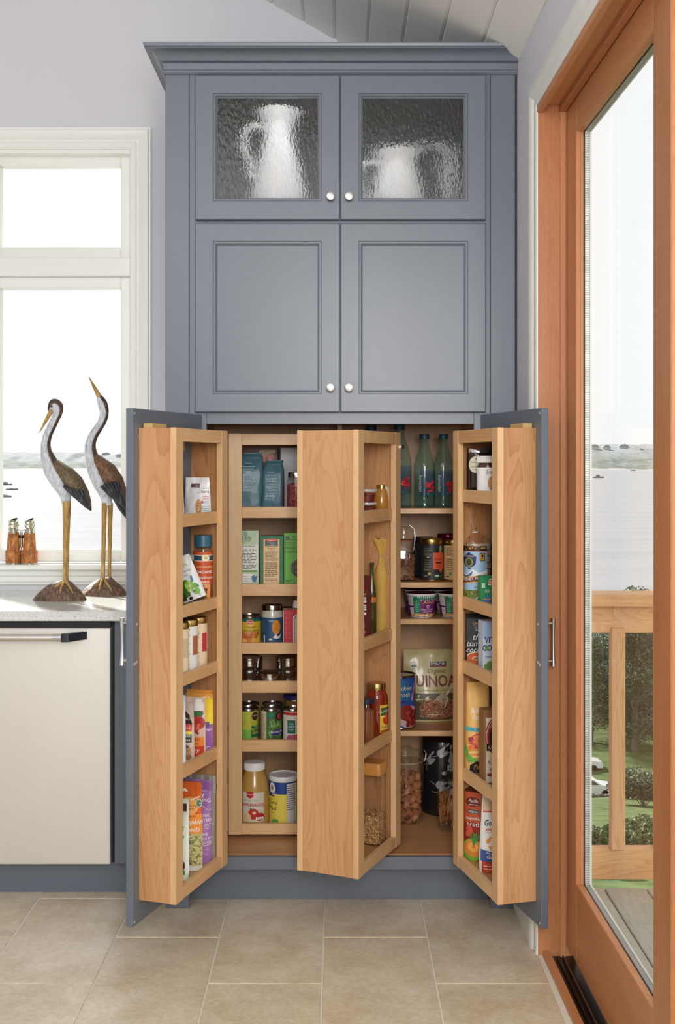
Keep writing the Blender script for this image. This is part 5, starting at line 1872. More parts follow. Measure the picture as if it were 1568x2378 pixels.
for q in range(330):
    rd = random.Random(q)
    x, y, z = rd.uniform(-.030, .030), rd.uniform(-.030, .030), rd.uniform(.006, .092 + .012 * math.sin(q))
    if max(abs(x), abs(y)) < .022 and z < .085:
        continue
    fl.ball((x, y, z), (rd.uniform(.003, .0055), rd.uniform(.003, .0055), rd.uniform(.002, .004)), 6, 4)
fl.box(-.029, .029, -.029, .029, .004, .088)
fl.build('granola', t, kind='stuff')

# ---- fixed shelves
LBLUE = (52, 84, 122)
WATER = thin_glass('water_tint', (.93, .97, .975), (.1, .01))
TINTED = thin_glass('blue_print', (.80, .88, .94), (.2, .03), .1, milk=((72, 104, 140), .35))


def water_bottle(px, Y, r, h, lab, tall):
    t = thing('water_bottle', lab, 'bottle', Vector((at(px, 0, Y).x, Y, SHELF_Z[0] + .0008)), R(6), 'green water bottles')
    pr = [(r * .88, 0), (r, .006), (r * .97, .02), (r, .03), (r, h * .50), (r * .97, h * .58), (r * .80, h * .68), (r * .56, h * .78), (r * .40, h * .87), (r * .37, h * .93)]
    MB(GREENGLASS).lathe(pr, 36).build('bottle_body', t)
    MB(WATER).lathe([(r * .93, .003), (r * .96, h * .47), (.0005, h * .47)], 32).build('water', t)
    lid(t, r * .46, h * .93, h * .07, mat((40, 84, 104), .4), 'cap')
    L = Label(on_cyl(r + .0004), .005)
    L.rect(-.020, .052, h * .16, h * .50, TINTED)
    L.text('hawaiian', -.020, h * .32, .0165, (206, 220, 230), rot=-PI / 2)
    L.layer += 1
    cx, cy = .016, h * .29
    for k in range(26):
        rd = random.Random(k + int(px))
        a, q = rd.uniform(0, 2 * PI), rd.uniform(.2, 1)
        L.ell(cx + .016 * q * math.cos(a), cy + .022 * q * math.sin(a), .0052, .0040, ((200, 34, 48), (174, 26, 40), (216, 66, 70))[k % 3], 8, up=0)
    L.layer += 1
    L.blobs(.0, .04, h * .16, h * .22, 5, .004, [(46, 112, 74)], 4)
    L.build(t)


water_bottle(986, 4.0, .0365, .250, 'green water bottle with teal cap, middle of the row with a red flower print', 0)
water_bottle(1030, 4.0, .0345, .250, 'green water bottle with teal cap, next to the rack on the open door', 0)
water_bottle(928, 3.985, .041, .283, 'taller green bottle whose neck rises beside the swung-out rack', 1)
water_bottle(862, 4.10, .041, .283, 'tall green bottle with only its neck showing over the swung-out rack', 1)

z2 = SHELF_Z[1] + .0008
t = thing('clamp_jar', 'clamp-top glass jar of nuts on the second shelf', 'jar', Vector((at(938, 0, 3.985).x, 3.985, z2)))
MB(JARGLASS).loft([sq_ring(.074, .074, 0, 32, 5), sq_ring(.078, .078, .004, 32, 5), sq_ring(.078, .078, .105, 32, 5), sq_ring(.060, .060, .128, 32, 3), sq_ring(.056, .056, .134, 32, 2)], True, True, False).build('jar_body', t)
MB(speckle('chopped_nuts', (110, 62, 36), [(146, 92, 56), (84, 44, 26), (176, 124, 80)], 150, .7, 1.0, .006)).loft([sq_ring(.072, .072, .003, 32, 5), sq_ring(.075, .075, .086, 32, 5), sq_ring(.03, .03, .096, 32, 3)]).build('nuts', t)
MB(JARGLASS).lathe([(.031, .136), (.032, .139), (.032, .168), (.028, .180), (.0005, .183)], 32).build('lid', t)
MB(mat((150, 76, 50), .6)).lathe([(.0325, .1335), (.0325, .1375)], 32).build('rubber_ring', t)
MB(CHROME).tube([(.033, 0, .10), (.037, -.004, .13), (.038, 0, .15), (.036, 0, .172), (.02, 0, .186)], .0014, 6).build('wire_clamp', t)
DKT = (40, 42, 46)


def tea_can(px, Y, r, h, body, lidm, lab, kind):
    t = thing('tea_tin', lab, 'tin', Vector((at(px, 0, Y).x, Y, z2)), 0)
    MB(lidm).lathe([(r * .97, 0), (r, .0025), (r, .005), (r * .98, .006), (r * .98, h - .018)], 40, cap1=False).build('tin_body', t)
    MB(lidm).lathe([(r * .98, h - .019), (r * 1.015, h - .016), (r * 1.015, h - .005), (r * .95, h), (.0005, h - .001)], 40).build('lid', t)
    L = Label(on_cyl(r * .983), .005)
    L.rect(-r * 2.5, r * 2.5, .005, h - .019, body)
    if kind == 'peach':
        L.fine(-.030, -.004, .085, h - .03, 5, (130, 120, 96), 3).fine(-.030, -.004, .046, .075, 4, (120, 112, 92), 5).ell(-.016, .079, .006, .004, (206, 186, 140), 12, 0, PI).rect(-.032, -.008, .036, .043, (110, 112, 66)).ell(-.011, .026, .005, .005, (196, 176, 96)).fine(-.030, -.016, .014, .022, 1, (160, 150, 120))
        L.poly([(.002, .040), (.020, .040), (.032, .026), (.036, .040), (.05, .040), (.05, .096), (.034, .096), (.028, .106), (.020, .096), (.002, .096)], (226, 96, 52)).text('PEACH', .022, .074, .0105, (84, 30, 22)).rect(.010, .032, .060, .065, K).fine(.010, .034, .046, .056, 2, (150, 60, 36)).ell(.028, .110, .006, .010, (150, 160, 84)).ell(.014, .018, .0075, .0075, (60, 110, 60)).rect(.007, .021, .017, .020, WH).fine(.024, .036, .012, .022, 2, (140, 130, 110))
    elif kind == 'tan':
        L.fine(-.034, .01, .085, h - .026, 5, (140, 116, 84), 2).fine(-.034, .01, .036, .078, 6, (140, 116, 84), 4).ell(-.026, .080, .006, .004, WH, 12, 0, PI).ell(-.018, .026, .006, .006, (130, 170, 110)).fine(-.034, -.022, .012, .02, 1, K)
    L.build(t)


tea_can(1003, 3.965, .0390, .143, DKT, GOLD, 'dark tea tin with gold lid and orange speech-bubble label', 'peach')
tea_can(1056, 3.965, .0375, .139, (222, 190, 134), GOLD, 'tan tea tin with gold lid half behind the open door rack', 'tan')
tea_can(1042, 4.085, .040, .152, (84, 24, 50), mat((112, 22, 60), .25, .7), 'tin with a shiny magenta lid behind the tan tin', '')
tea_can(984, 4.09, .036, .140, (36, 38, 44), mat((70, 64, 54), .3, .8), 'plain dark tin standing behind the orange-labelled one', '')

z3 = SHELF_Z[2] + .0008


def noodle_cup(px, Y, lab):
    t = thing('snack_cup', lab, 'cup', Vector((at(px, 0, Y).x, Y, z3)), R(4), 'purple pasta cups')
    r0, r1, h = .0375, .0505, .080
    MB(mat((232, 230, 224), .4)).lathe([(r0, 0), (r0 + .001, .002), (r1, h - .004), (r1 + .0015, h - .003), (r1 + .0015, h), (r1, h + .0005)], 44).build('cup_body', t)
    MB(mat((86, 30, 66), .3, coat=.4)).lathe([(r1 + .001, h), (r1 + .001, h + .0015), (.0005, h + .002)], 44).build('lid', t)
    rad = lambda v: r0 + .001 + (r1 - r0 - .001) * v / h
    sf = lambda u, v, o: (math.sin(u / .044) * (rad(v) + o), -math.cos(u / .044) * (rad(v) + o), v)
    L = Label(sf, .005)
    PUR = (120, 30, 116)
    L.rect(-.10, .10, .003, .074, PUR).rect(-.10, .10, .062, .074, (20, 120, 88)).rect(-.10, .10, .0765, .0785, WH).rect(-.060, -.034, .040, .070, (206, 190, 196)).poly([(-.030, .012), (-.010, .012), (-.010, .062), (-.034, .062)], (26, 130, 92)).text('MADE WITH', .018, .068, .007, WH)
    L.fine(-.028, -.012, .018, .050, 5, (120, 190, 150), 2).text('EASY', -.022, .055, .006, (200, 206, 60)).text("Annie's", .020, .052, .0145, (238, 196, 60), .1).ell(.016, .038, .0055, .0055, WH).ell(.016, .038, .004, .004, (120, 60, 130)).text('White Cheddar', .016, .028, .0075, WH).text('mac & cheese', .017, .0205, .006, WH)
    L.rect(-.050, -.034, .012, .034, WH).fine(-.048, -.036, .014, .032, 4, K, 3).blobs(-.05, .055, .003, .016, 24, .005, [(222, 180, 110), (198, 150, 84), (236, 206, 150)], 5, .6).build(t)


noodle_cup(979, 3.965, 'purple pasta cup standing alone in the middle of the low shelf')
noodle_cup(1052, 3.965, 'purple pasta cup half hidden by the open door rack')
noodle_cup(972, 4.085, 'purple pasta cup behind the middle one')
noodle_cup(1040, 4.085, 'purple pasta cup at the back beside the door rack')

z4f = SHELF_Z[3] + .0008
t = thing('grain_bag', 'large tan bag of quinoa with maroon lettering and dark lower picture', 'bag', Vector((at(1002, 0, 4.07).x, 4.07, z4f)), R(3))
w, h = .200, .245
sf = pouch(t, w, h, .085, mat((190, 176, 122), .36, coat=.2), 41, 'bag_body', .96, .0022)
L = pl_label(t, sf, w, h)
L.rect(-.094, .094, .006, .098, (84, 74, 50)).ell(.022, .045, .070, .036, (150, 96, 70)).blobs(-.045, .09, .014, .076, 120, .003, [(176, 120, 92), (126, 76, 56), (196, 146, 116)], 3).poly([(.01, .082), (.03, .099), (.048, .095), (.052, .078), (.034, .056)], (176, 164, 130)).poly([(.046, .096), (.075, .132), (.080, .128), (.052, .090)], (222, 212, 190)).poly([(.05, .09), (.056, .078), (.044, .052), (.038, .048), (.048, .078)], (206, 196, 170))
L.fine(-.02, .03, .022, .028, 1, (220, 210, 190)).text('FROM ANDEAN FARMERS TO YOUR TABLE', .01, .1075, .0075, (60, 44, 30), sx=.88).text('QUINOA', -.0045, .137, .054, (124, 50, 52), bold=.012, sx=.82).text('Organic', .014, .172, .020, (96, 56, 36), .3)
L.poly([(-.008, .184), (.050, .186), (.052, .204), (-.006, .202)], (40, 26, 22)).text('KIRKLAND', .022, .1965, .0105, WH, bold=.02).rect(-.005, .049, .186, .190, (150, 40, 40)).ell(-.064, .191, .0115, .0115, WH).ell(-.064, .191, .010, .010, (60, 110, 80), 20, PI, 2 * PI).text('USDA', -.064, .194, .006, (70, 90, 70)).build(t)
t = thing('broth_can', 'large blue soup can with red broth picture beside the quinoa bag', 'can', Vector((at(927, 0, 3.965).x, 3.965, z4f)), 0)
r, h = .0560, .180
can_body(t, r, h)
L = Label(on_cyl(r * .982), .006)
L.rect(-r * 2.4, r * 2.4, .007, h - .008, (46, 84, 160)).rect(-.03, .034, .098, h - .016, (40, 104, 162)).text('Chicken', .006, .138, .022, (238, 222, 170), .3).text('Broth', .010, .116, .022, (238, 222, 170), .3).rect(-.02, .018, .088, .098, (30, 54, 130)).poly([(.040, .10), (.062, h - .02), (.064, h - .03), (.048, .092)], (214, 150, 140))
L.ell(.035, .042, .048, .036, (206, 176, 176)).ell(.022, .056, .028, .026, (140, 40, 30)).blobs(.02, .08, .008, .07, 30, .007, [(150, 36, 40), (176, 64, 48), (120, 26, 34)], 4).build(t)

zf = .1633
t = thing('clamp_jar', 'clear clamp-lid jar of big pasta rings on the pantry floor', 'jar', Vector((at(943, 0, 4.0).x, 4.0, zf)), R(4))
r, h = .0600, .205
MB(JARGLASS).lathe([(r * .94, 0), (r, .006), (r, h - .02), (r * .95, h - .004), (r * .95, h + .004)], 44, cap1=False).build('jar_body', t)
MB(JARGLASS).lathe([(r * 1.02, h + .004), (r * 1.03, h + .010), (r * 1.0, h + .022), (r * .8, h + .034), (r * .3, h + .040), (r * .28, h + .048), (.0005, h + .049)], 44).build('lid', t)
MB(mat((206, 176, 140), .5)).lathe([(r * 1.0, h + .0005), (r * 1.02, h + .0038)], 44, cap0=False, cap1=False).build('seal_ring', t)
cl = MB(CHROME)
for dy in (-.006, .006):
    cl.tube([(r * 1.02, dy, h - .004), (r * 1.12, dy, h + .006), (r * 1.16, dy, h + .024), (r * 1.04, dy, h + .034)], .0015, 7)
    cl.tube([(r * 1.10, dy, h + .004), (r * 1.22, dy, h - .002), (r * 1.17, dy, h - .034)], .0015, 7)
cl.build('wire_clamp', t)
PAST = mat((190, 124, 84), .55, name='rust_pasta')
ring = None
rd = random.Random(5)
n = 0
for lay in range(7):
    for k in range(8):
        a = 2 * PI * k / 8 + lay * .4
        q = r * (.62 if k % 4 else .25)
        pos = (q * math.cos(a), q * math.sin(a), .019 + lay * .0215)
        rot = (rd.uniform(0, 3), rd.uniform(0, 3), rd.uniform(0, 3))
        if ring is None:
            ring = MB(PAST).loft([[(rr_ * math.cos(2 * PI * i / 18), rr_ * math.sin(2 * PI * i / 18), z) for i in range(18)] for rr_, z in ((.0165, -.008), (.0165, .008), (.0145, .008), (.0145, -.008), (.0165, -.008))], True, False, False).build('pasta_ring', t, pos, rot)
        else:
            share(ring, t, pos, rot)
t = thing('canister', 'tall black canister painted with silver leaf sprigs at the back', 'canister', Vector((at(1027.5, 0, 4.115).x, 4.115, zf)), R(8))
r, h = .074, .256
MB(mat((30, 31, 34), .3, coat=.3)).lathe([(r * .95, 0), (r, .006), (r, h - .02), (r * .97, h - .008), (r * .94, h), (.0005, h)], 52).build('canister_body', t)
SV = mat((196, 198, 200), .3, .4)


def sprig(u, v, ang, ln, nl):
    L = Label(on_cyl(r + .0003), .008)
    pts = [(u + ln * k / 8 * math.cos(ang + .5 * (k / 8) ** 2), v + ln * k / 8 * math.sin(ang + .5 * (k / 8) ** 2)) for k in range(9)]
    for a, b in zip(pts, pts[1:]):
        dx, dy = b[0] - a[0], b[1] - a[1]
        q = math.hypot(dx, dy) + 1e-9
        nx, ny = -dy / q * .0011, dx / q * .0011
        L.poly([(a[0] + nx, a[1] + ny), (b[0] + nx, b[1] + ny), (b[0] - nx, b[1] - ny), (a[0] - nx, a[1] - ny)], SV, 0)
    for k in range(nl):
        i = 3 + k * 5 // max(1, nl - 1)
        a = pts[min(8, i)]
        for sg in ((-1, 1) if k < nl - 1 else (0,)):
            an = ang + .5 + sg * .75
            c, s = math.cos(an), math.sin(an)
            m_ = [(0, 0), (.007, .0042), (.014, .0045), (.021, 0), (.014, -.0045), (.007, -.0042)]
            L.poly([(a[0] + x * c - y * s, a[1] + x * s + y * c) for x, y in m_], SV, 0)
    L.build(t, 'painted_sprig')


for u, v, an, ln in ((-.022, .150, .3, .075), (.0, .160, .9, .07), (-.055, .205, .15, .06), (-.06, .12, -.55, .06), (-.01, .10, -.9, .055), (-.055, .085, -.2, .07), (.012, .07, -.9, .05), (-.03, .045, -1.0, .04), (.03, .215, .3, .05), (-.09, .17, .4, .05), (.06, .13, .6, .06), (-.02, .03, .2, .05)):
    sprig(u, v, an, ln, 5)
t = thing('storage_jar', 'round glass jar of pretzel sticks in front of the black canister', 'jar', Vector((at(1052, 0, 3.915).x, 3.915, zf)))
r, h = .0535, .155
MB(JARGLASS).lathe([(r * .92, 0), (r, .008), (r, h - .035), (r * .86, h - .014), (r * .84, h - .004)], 44, cap1=False).build('jar_body', t)
MB(JARGLASS).lathe([(r * .88, h - .003), (r * .92, h + .002), (r * .92, h + .018), (r * .7, h + .028), (.0005, h + .03)], 44).build('lid', t)
b = MB(speckle('baked_crust', (156, 90, 40), [(182, 114, 56), (130, 70, 30), (210, 150, 90)], 300, .45, .3))
rd = random.Random(8)
for i in range(150):
    a, q = rd.uniform(0, 2 * PI), r * .86 * math.sqrt(rd.random())
    x, y = q * math.cos(a), q * math.sin(a)
    z = .006 + rd.random() * .062
    l_ = rd.uniform(.05, .068)
    dx, dy = rd.uniform(-.022, .022), rd.uniform(-.012, .012)
    x2, y2 = x + dx, y + dy
    k = math.hypot(x2, y2) / (r * .88)
    if k > 1:
        x2, y2 = x2 / k, y2 / k
    b.tube([(x, y, z), (x2, y2, z + l_)], .0031, 6)
b.build('pretzel_sticks', t, kind='stuff')

# ---- rack on the open door next to the sliding door
FR = R(14.5)
s_ = spot(RR, 1083, 1138, 1040, .050, 0)
t = thing('tall_jar', 'tall dark jar with silver lid and oval cream label on the top shelf', 'jar', s_[0], R(-6))
r, h = .0345, .142
MB(mat((40, 28, 24), .1, coat=.6)).lathe([(r * .93, 0), (r, .005), (r, h - .02), (r * .96, h - .014)], 40).build('jar_body', t)
lid(t, r * 1.0, h - .014, .014, CHROME)
L = Label(on_cyl(r + .0003), .005)
L.ell(-.004, h - .050, .028, .026, (120, 116, 96)).ell(-.004, h - .050, .0268, .0248, (216, 216, 190)).ell(-.004, h - .032, .004, .004, (60, 130, 110)).text("MAKER'S RESERVE", -.004, h - .043, .0052, (90, 100, 84)).text('Honey Vanilla', -.004, h - .056, .007, (90, 84, 60), .3).fine(-.018, .010, h - .067, h - .062, 1, (120, 116, 90)).build(t)
t = thing('nut_butter_jar', 'white-lidded jar of almond butter with a large almond picture', 'jar', RR.loc(1137, .050, RR.sz[0] + .0006), R(6))
r, h = .037, .118
MB(mat((74, 44, 30), .1, coat=.6)).lathe([(r * .93, 0), (r, .005), (r, h - .032), (r * .88, h - .024), (r * .86, h - .02)], 40).build('jar_body', t)
lid(t, r * .97, h - .020, .020, WHITE, ribs=True)
L = Label(on_cyl(r + .0003), .005)
L.rect(-.075, .075, .005, .084, (238, 238, 236)).text("Justin's", .002, .071, .0165, (50, 34, 30), .25, sx=.9).ell(.002, .038, .0155, .0215, (206, 136, 90)).poly([(-.010, .052), (.002, .064), (.014, .052)], (206, 136, 90)).fine(-.010, .014, .024, .05, 5, (226, 170, 128)).text('naturally delicious', .002, .0105, .0062, (60, 50, 46), .2).build(t)

t = thing('rice_cake_bag', 'clear twisted bag of rice cakes with light-blue mountain label', 'bag', RR.loc(1108, .0432, RR.sz[1] + .0006), R(-4))
CAKE = speckle('puffed_rice', (226, 194, 154), [(238, 214, 180), (206, 168, 126)], 190, .85, 1.0, .006)
r = .0415
cake = None
for i in range(9):
    if cake is None:
        cake = MB(CAKE).lathe([(r * .92, .001), (r, .004), (r, .0155), (r * .92, .0185), (.0005, .0185)], 28).build('rice_cake', t, (0, 0, 0))
    else:
        share(cake, t, (random.uniform(-.001, .001), random.uniform(-.001, .001), .0192 * i))
rings = []
for z, q, dx in ((0, .98, 0), (.004, 1.05, 0), (.172, 1.05, 0), (.186, .9, -.002), (.198, .5, -.004), (.206, .16, -.006), (.216, .30, -.012), (.238, .62, -.022), (.262, .7, -.028)):
    rings.append([((r * q * (1 + (.10 * math.sin(7 * a) if z > .18 else .015 * math.sin(9 * a))) * math.cos(a) + dx), r * q * (1 + (.10 * math.cos(6 * a) if z > .18 else .015 * math.cos(11 * a))) * math.sin(a) * (.5 if z > .21 else 1), z) for a in [2 * PI * k / 40 for k in range(40)]])
MB(CLEARBAG).loft(rings, True, True, False).build('clear_wrap', t, sharp=180)
MB(WHITE).lathe([(.009, .2045), (.009, .2075)], 12, (-.006, 0)).build('twist_tie', t)
L = Label(on_cyl(r * 1.055), .005)
L.rect(-.072, .030, .002, .166, (160, 192, 220)).rect(-.072, .030, .152, .166, (60, 36, 24)).blobs(-.06, .028, .154, .164, 10, .003, [(206, 160, 70)], 2).rect(-.072, .030, .150, .152, (176, 92, 44))
L.poly([(-.05, .132), (-.028, .148), (-.004, .134), (-.006, .112), (-.026, .096), (-.046, .112)], (40, 50, 110)).ell(-.027, .118, .014, .013, (150, 150, 60)).ell(-.027, .118, .009, .010, (60, 70, 40)).text('LUNDBERG', -.027, .1355, .0075, (226, 206, 150), sx=.9).text('FAMILY FARMS', -.026, .1025, .0042, WH).rect(.006, .022, .122, .146, (40, 34, 26)).rect(.008, .020, .124, .144, (216, 160, 40)).ell(.014, .137, .004, .004, (60, 36, 24)).fine(.009, .019, .126, .131, 2, (60, 36, 24))
L.poly([(-.072, .076), (-.05, .088), (-.034, .080), (-.014, .098), (.004, .086), (.03, .096), (.03, .066), (-.072, .060)], (226, 232, 240)).poly([(-.052, .082), (-.034, .078), (-.014, .092), (-.018, .078), (-.04, .070)], (90, 104, 130)).poly([(-.072, .050), (.028, .062), (.038, .074), (.028, .084), (-.02, .076), (-.072, .066)], (230, 190, 100)).poly([(-.072, .052), (.027, .064), (.035, .074), (.027, .081), (-.02, .074), (-.072, .063)], (110, 56, 30))
L.text('HONEY NUT', -.018, .068, .0115, WH, .1, .13, bold=.012).text('Organic Rice Cakes', -.012, .0585, .006, (250, 220, 160), .2, .12)
L.rect(-.072, .03, .002, .034, (96, 120, 56)).blobs(-.06, .03, .002, .034, 22, .008, [(66, 120, 50), (176, 150, 60), (110, 84, 44), (90, 140, 60)], 6, .3).fine(-.01, .02, .042, .046, 1, (70, 84, 100)).ell(.004, .008, .010, .009, WH, 16, 0, PI).text('USDA', .004, .0105, .0055, (50, 80, 50)).build(t)
s_ = spot(RR, 1112, 1170, 1342, .052, 1)
t = thing('snack_box', 'small green snack box with red logo in front of the rice cakes', 'box', RR.loc(1139, .050, RR.sz[1] + .0006), R(8))
carton(t, .066, .038, .086, mat((40, 142, 84), .4), 'box_body')
L = Label(on_flat(.019))
L.poly([(-.012, .060), (.033, .056), (.033, .078), (-.008, .078)], (240, 230, 226)).poly([(-.010, .062), (.033, .058), (.033, .076), (-.007, .076)], (206, 44, 48)).text('EMERALD', .012, .0675, .0108, WH, bold=.02, sx=.8).text('100 Calorie', .004, .042, .0135, WH, .15, sx=.85).rect(-.031, -.021, .052, .066, (190, 214, 200)).poly([(-.030, .012), (-.014, .032), (.0, .026), (-.012, .004)], (60, 120, 170)).blobs(-.03, .033, .003, .024, 14, .006, [(206, 70, 50), (230, 150, 60), (70, 110, 170)], 3).build(t)

t = thing('soup_carton', 'dark grey soup carton with white script lettering, at the back of the third shelf', 'carton', RR.loc(1106, .050, RR.sz[2] + .0006), R(4))
w, d, h = .066, .050, .145
carton(t, w, d, h, mat((52, 54, 58), .4))
L = Label(on_flat(d / 2))
L.text("Campbell's", .006, h - .016, .0125, (232, 190, 70), .3, sx=.8).rect(-.014, .03, h - .0235, h - .0228, (200, 200, 200)).text('GOURMET', .006, h - .029, .007, (200, 200, 204)).text('BISQUES', .006, h - .036, .007, (226, 226, 226), bold=.02).text('thai', .002, h - .058, .026, WH, .35).text('tomato', .0, h - .077, .024, WH, .35).text('coconut', .0, h - .096, .022, WH, .35)
L.rect(-.032, .032, .002, .036, (196, 90, 44)).ell(.0, .034, .032, .010, (226, 206, 180), 22).ell(.0, .030, .031, .011, (206, 92, 40)).ell(-.004, .024, .014, .006, (232, 214, 190)).ell(-.004, .024, .010, .004, (206, 92, 40)).blobs(-.016, .010, .018, .03, 6, .003, [(100, 140, 70)], 2).build(t)
MB(mat((52, 54, 58), .4)).prism([(-d / 2, h), (d / 2, h), (.004, h + .010), (-.004, h + .010)], lambda u, v, s: (s, u, v), -w / 2, w / 2).build('folded_top', t)
t = thing('juice_carton', 'pale blue coconut water carton in front of the dark soup carton', 'carton', RR.loc(1140, .050, RR.sz[2] + .0006), R(10))
w, d, h = .062, .050, .150
carton(t, w, d, h, mat((196, 212, 232), .35))
L = Label(on_flat(d / 2))
L.rect(-.031, .031, h - .05, h - .001, (160, 186, 222)).text('VITA', -.006, h - .055, .024, (58, 44, 120), bold=.02, sx=.8).text('COCO', -.004, h - .078, .024, (58, 44, 120), bold=.02, sx=.8).ell(-.020, h - .078, .006, .007, (90, 150, 50)).ell(.012, h - .080, .007, .008, (110, 170, 60)).text('coconut water', -.004, h - .102, .0075, K, .2).ell(.0, .022, .030, .022, (214, 222, 206)).blobs(-.03, .03, .003, .036, 14, .008, [(150, 180, 120), (200, 214, 190), (110, 150, 90)], 5).build(t)

t = thing('baking_mix_bag', 'orange bag of pancake mix with a pancake stack picture', 'bag', RR.loc(1110, .0435, RR.sz[3] + .0006), R(6))
w, h = .083, .268
sf = pouch(t, w, h, .054, mat((238, 186, 104), .4), 51, 'bag_body', .80, .002)
L = pl_label(t, sf, w, h)
L.text('Baking &', .004, .182, .020, WH, .25, -.06, sx=.85).text('Pancake', .006, .162, .020, WH, .25, -.06, sx=.85).text('MIX', .014, .146, .010, WH, .2).poly([(-.042, .136), (.042, .130), (.042, .117), (-.042, .124)], (90, 180, 190)).text('GLUTEN FREE', .006, .1265, .0105, (60, 50, 50), 0, -.06)
L.ell(.0, .088, .034, .030, (222, 90, 50)).ell(.006, .094, .024, .020, (240, 150, 60)).blobs(-.034, .036, .066, .112, 20, .009, [(206, 60, 50), (246, 186, 90), (170, 50, 80), (232, 120, 50)], 4)
for i in range(5):
    L.ell(.0, .066 - i * .007, .036, .007, ((226, 150, 70), (246, 200, 130))[i % 2], 22)
L.poly([(-.040, .086), (-.030, .052), (.0, .036), (-.034, .030), (-.042, .06)], (110, 180, 80)).rect(-.042, .042, .0, .006, (226, 120, 60)).poly([(-.030, .0), (-.028, .022), (-.012, .034), (.042, .034), (.042, .0)], (34, 30, 34)).text("Pamela's", .010, .017, .020, (222, 160, 60), .35, sx=.85).build(t)
t = thing('baking_mix_box', 'brown kraft box of flapjack mix with a red and black emblem', 'box', RR.loc(1145, .046, RR.sz[3] + .0006), R(12))
w, d, h = .070, .046, .214
carton(t, w, d, h, mat((146, 104, 62), .6), 'box_body')
L = Label(on_flat(d / 2))
L.rect(-.030, .034, .004, h - .022, (222, 208, 184)).ell(.0, .138, .031, .054, (150, 34, 36)).ell(.0, .138, .028, .050, (226, 214, 190)).ell(.0, .138, .0265, .048, (150, 34, 36)).text('BUTTERMILK', -.016, .166, .0075, (226, 214, 190), 0, .9).ell(.0, .134, .020, .036, (38, 30, 28)).blobs(-.014, .016, .118, .166, 16, .003, [(200, 186, 160)], 3).poly([(-.014, .150), (-.004, .168), (.004, .160), (.014, .168), (.018, .146), (.0, .140)], (70, 50, 40)).rect(-.028, .034, .096, .116, (38, 30, 28)).text('KODIAK', .002, .106, .0165, (226, 214, 190), sx=.8)
L.text('FRONTIER', -.004, .074, .0055, (90, 40, 34)).text('FLAPJACK', .002, .063, .014, (60, 52, 44), sx=.85).text('AND', .0, .052, .006, (60, 52, 44)).text('WAFFLE', .002, .041, .014, (60, 52, 44), sx=.85).rect(-.026, .032, .024, .031, (130, 40, 44)).text('ALL NATURAL', .002, .0275, .005, WH).text('MIX', .0, .015, .007, (60, 52, 44)).build(t)

t = thing('broth_carton', 'red-orange vegetable broth carton with a soup bowl picture', 'carton', RR.loc(1108, .0455, RR.sz[4] + .0006), R(-30))
w, d, h = .060, .056, .205
carton(t, w, d, h, mat((150, 60, 34), .35))
L = Label(on_flat(d / 2))
L.rect(-w / 2 + .001, w / 2 - .001, h * .55, h - .001, (186, 84, 44)).rect(-w / 2 + .001, w / 2 - .001, h * .28, h * .55, (140, 40, 28)).ell(.0, h - .030, .024, .015, (112, 44, 34)).text('Pacific', .0, h - .027, .013, WH, .3).fine(-.014, .014, h - .040, h - .036, 1, WH).rect(-.016, .018, h - .064, h - .053, (40, 72, 84)).text('organic', .001, h - .0585, .010, WH).text('vegetable', .0, h - .079, .0145, WH, sx=.85).text('broth', .002, h - .097, .020, WH)
L.blobs(-.028, .0, .07, .105, 6, .010, [(170, 30, 30), (206, 80, 60)], 3).ell(-.002, .032, .034, .034, (120, 176, 60)).ell(-.002, .036, .028, .025, (222, 140, 60)).ell(.0, .040, .018, .014, (236, 170, 84))
for a in (-.3, 0, .25, .5):
    L.poly([(.0, .044), (.0 + .036 * math.sin(a), .044 + .040 * math.cos(a)), (.005 + .036 * math.sin(a), .043 + .040 * math.cos(a)), (.004, .044)], (60, 140, 60), 0)
L.layer += 1
L.blobs(-.006, .008, .034, .046, 5, .004, [(230, 110, 40)], 2).build(t)
sfs = lambda u, v, o: (w / 2 + o, u, v)
L = Label(sfs)
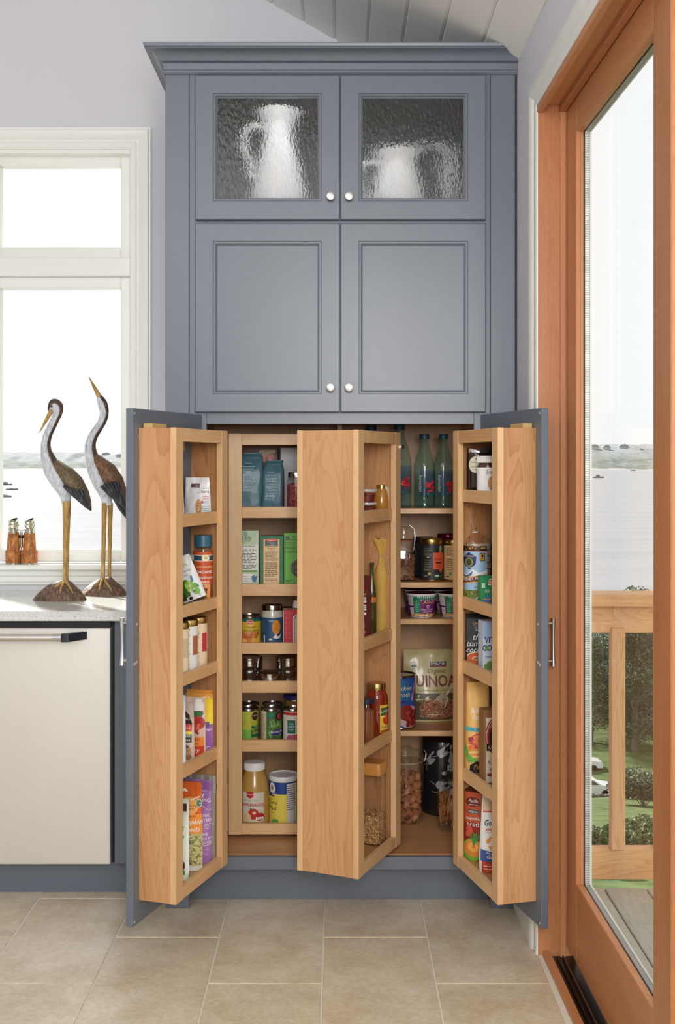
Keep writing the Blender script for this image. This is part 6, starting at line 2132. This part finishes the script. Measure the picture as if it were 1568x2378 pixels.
L.rect(-.024, .022, .075, h - .058, (226, 220, 210)).fine(-.022, .020, .078, h - .062, 13, K, 6).text('Nutrition', -.004, h - .064, .008, K).fine(-.022, .02, h - .05, h - .044, 1, (80, 30, 20)).rect(-.026, .02, .02, .026, (100, 36, 24)).build(t, 'side_print')
MB(mat((104, 52, 36), .4)).prism([(-d / 2, h), (d / 2, h), (.003, h + .016), (-.003, h + .016)], lambda u, v, s: (s, u, v), -w / 2, w / 2).build('folded_top', t)
MB(WHITE).lathe([(.010, 0), (.010, .009), (.0005, .010)], 20).build('pour_cap', t, (.014, -.012, h + .004), (R(24), 0, 0))
t = thing('cracker_bag', 'white and orange bag of baked cracker snacks with black lettering', 'bag', RR.loc(1143, .043, RR.sz[4] + .0006), R(8))
w, h = .078, .222
sf = pouch(t, w, h, .060, mat((238, 236, 232), .3, coat=.3), 57, 'bag_body', .74, .003)
L = pl_label(t, sf, w, h)
L.rect(-.034, .034, .0, .034, (196, 70, 40)).rect(-.036, .036, .176, .212, (226, 196, 160)).rect(-.035, .035, .172, .176, (206, 70, 40)).text('Goldfish', .0, .142, .024, K, .3, bold=.012, sx=.8).text('BAKED', -.010, .124, .011, (206, 60, 50), .2, bold=.015).text('SNACK CRACKERS', -.006, .1155, .005, (206, 60, 50))


def cracker(u, v, s, a):
    p = [(-.9, .1), (-.5, .42), (0, .52), (.45, .3), (.7, .12), (1.1, .42), (1.05, 0), (1.1, -.42), (.7, -.12), (.45, -.3), (0, -.5), (-.5, -.4)]
    c, q = math.cos(a), math.sin(a)
    L.poly([(u + s * (x * c - y * q), v + s * (x * q + y * c)) for x, y in p], (232, 150, 50))


cracker(-.018, .094, .012, .9)
cracker(.006, .088, .013, .3)
cracker(-.010, .074, .010, -.4)
L.poly([(-.037, .034), (.037, .030), (.037, .054), (.0, .062), (-.037, .068)], (60, 90, 160)).text('Whole', -.014, .058, .009, WH, .2, -.1).text('Grain', -.006, .046, .015, WH, .1, -.1, bold=.01).fine(-.03, .02, .008, .024, 2, (240, 200, 180)).build(t)
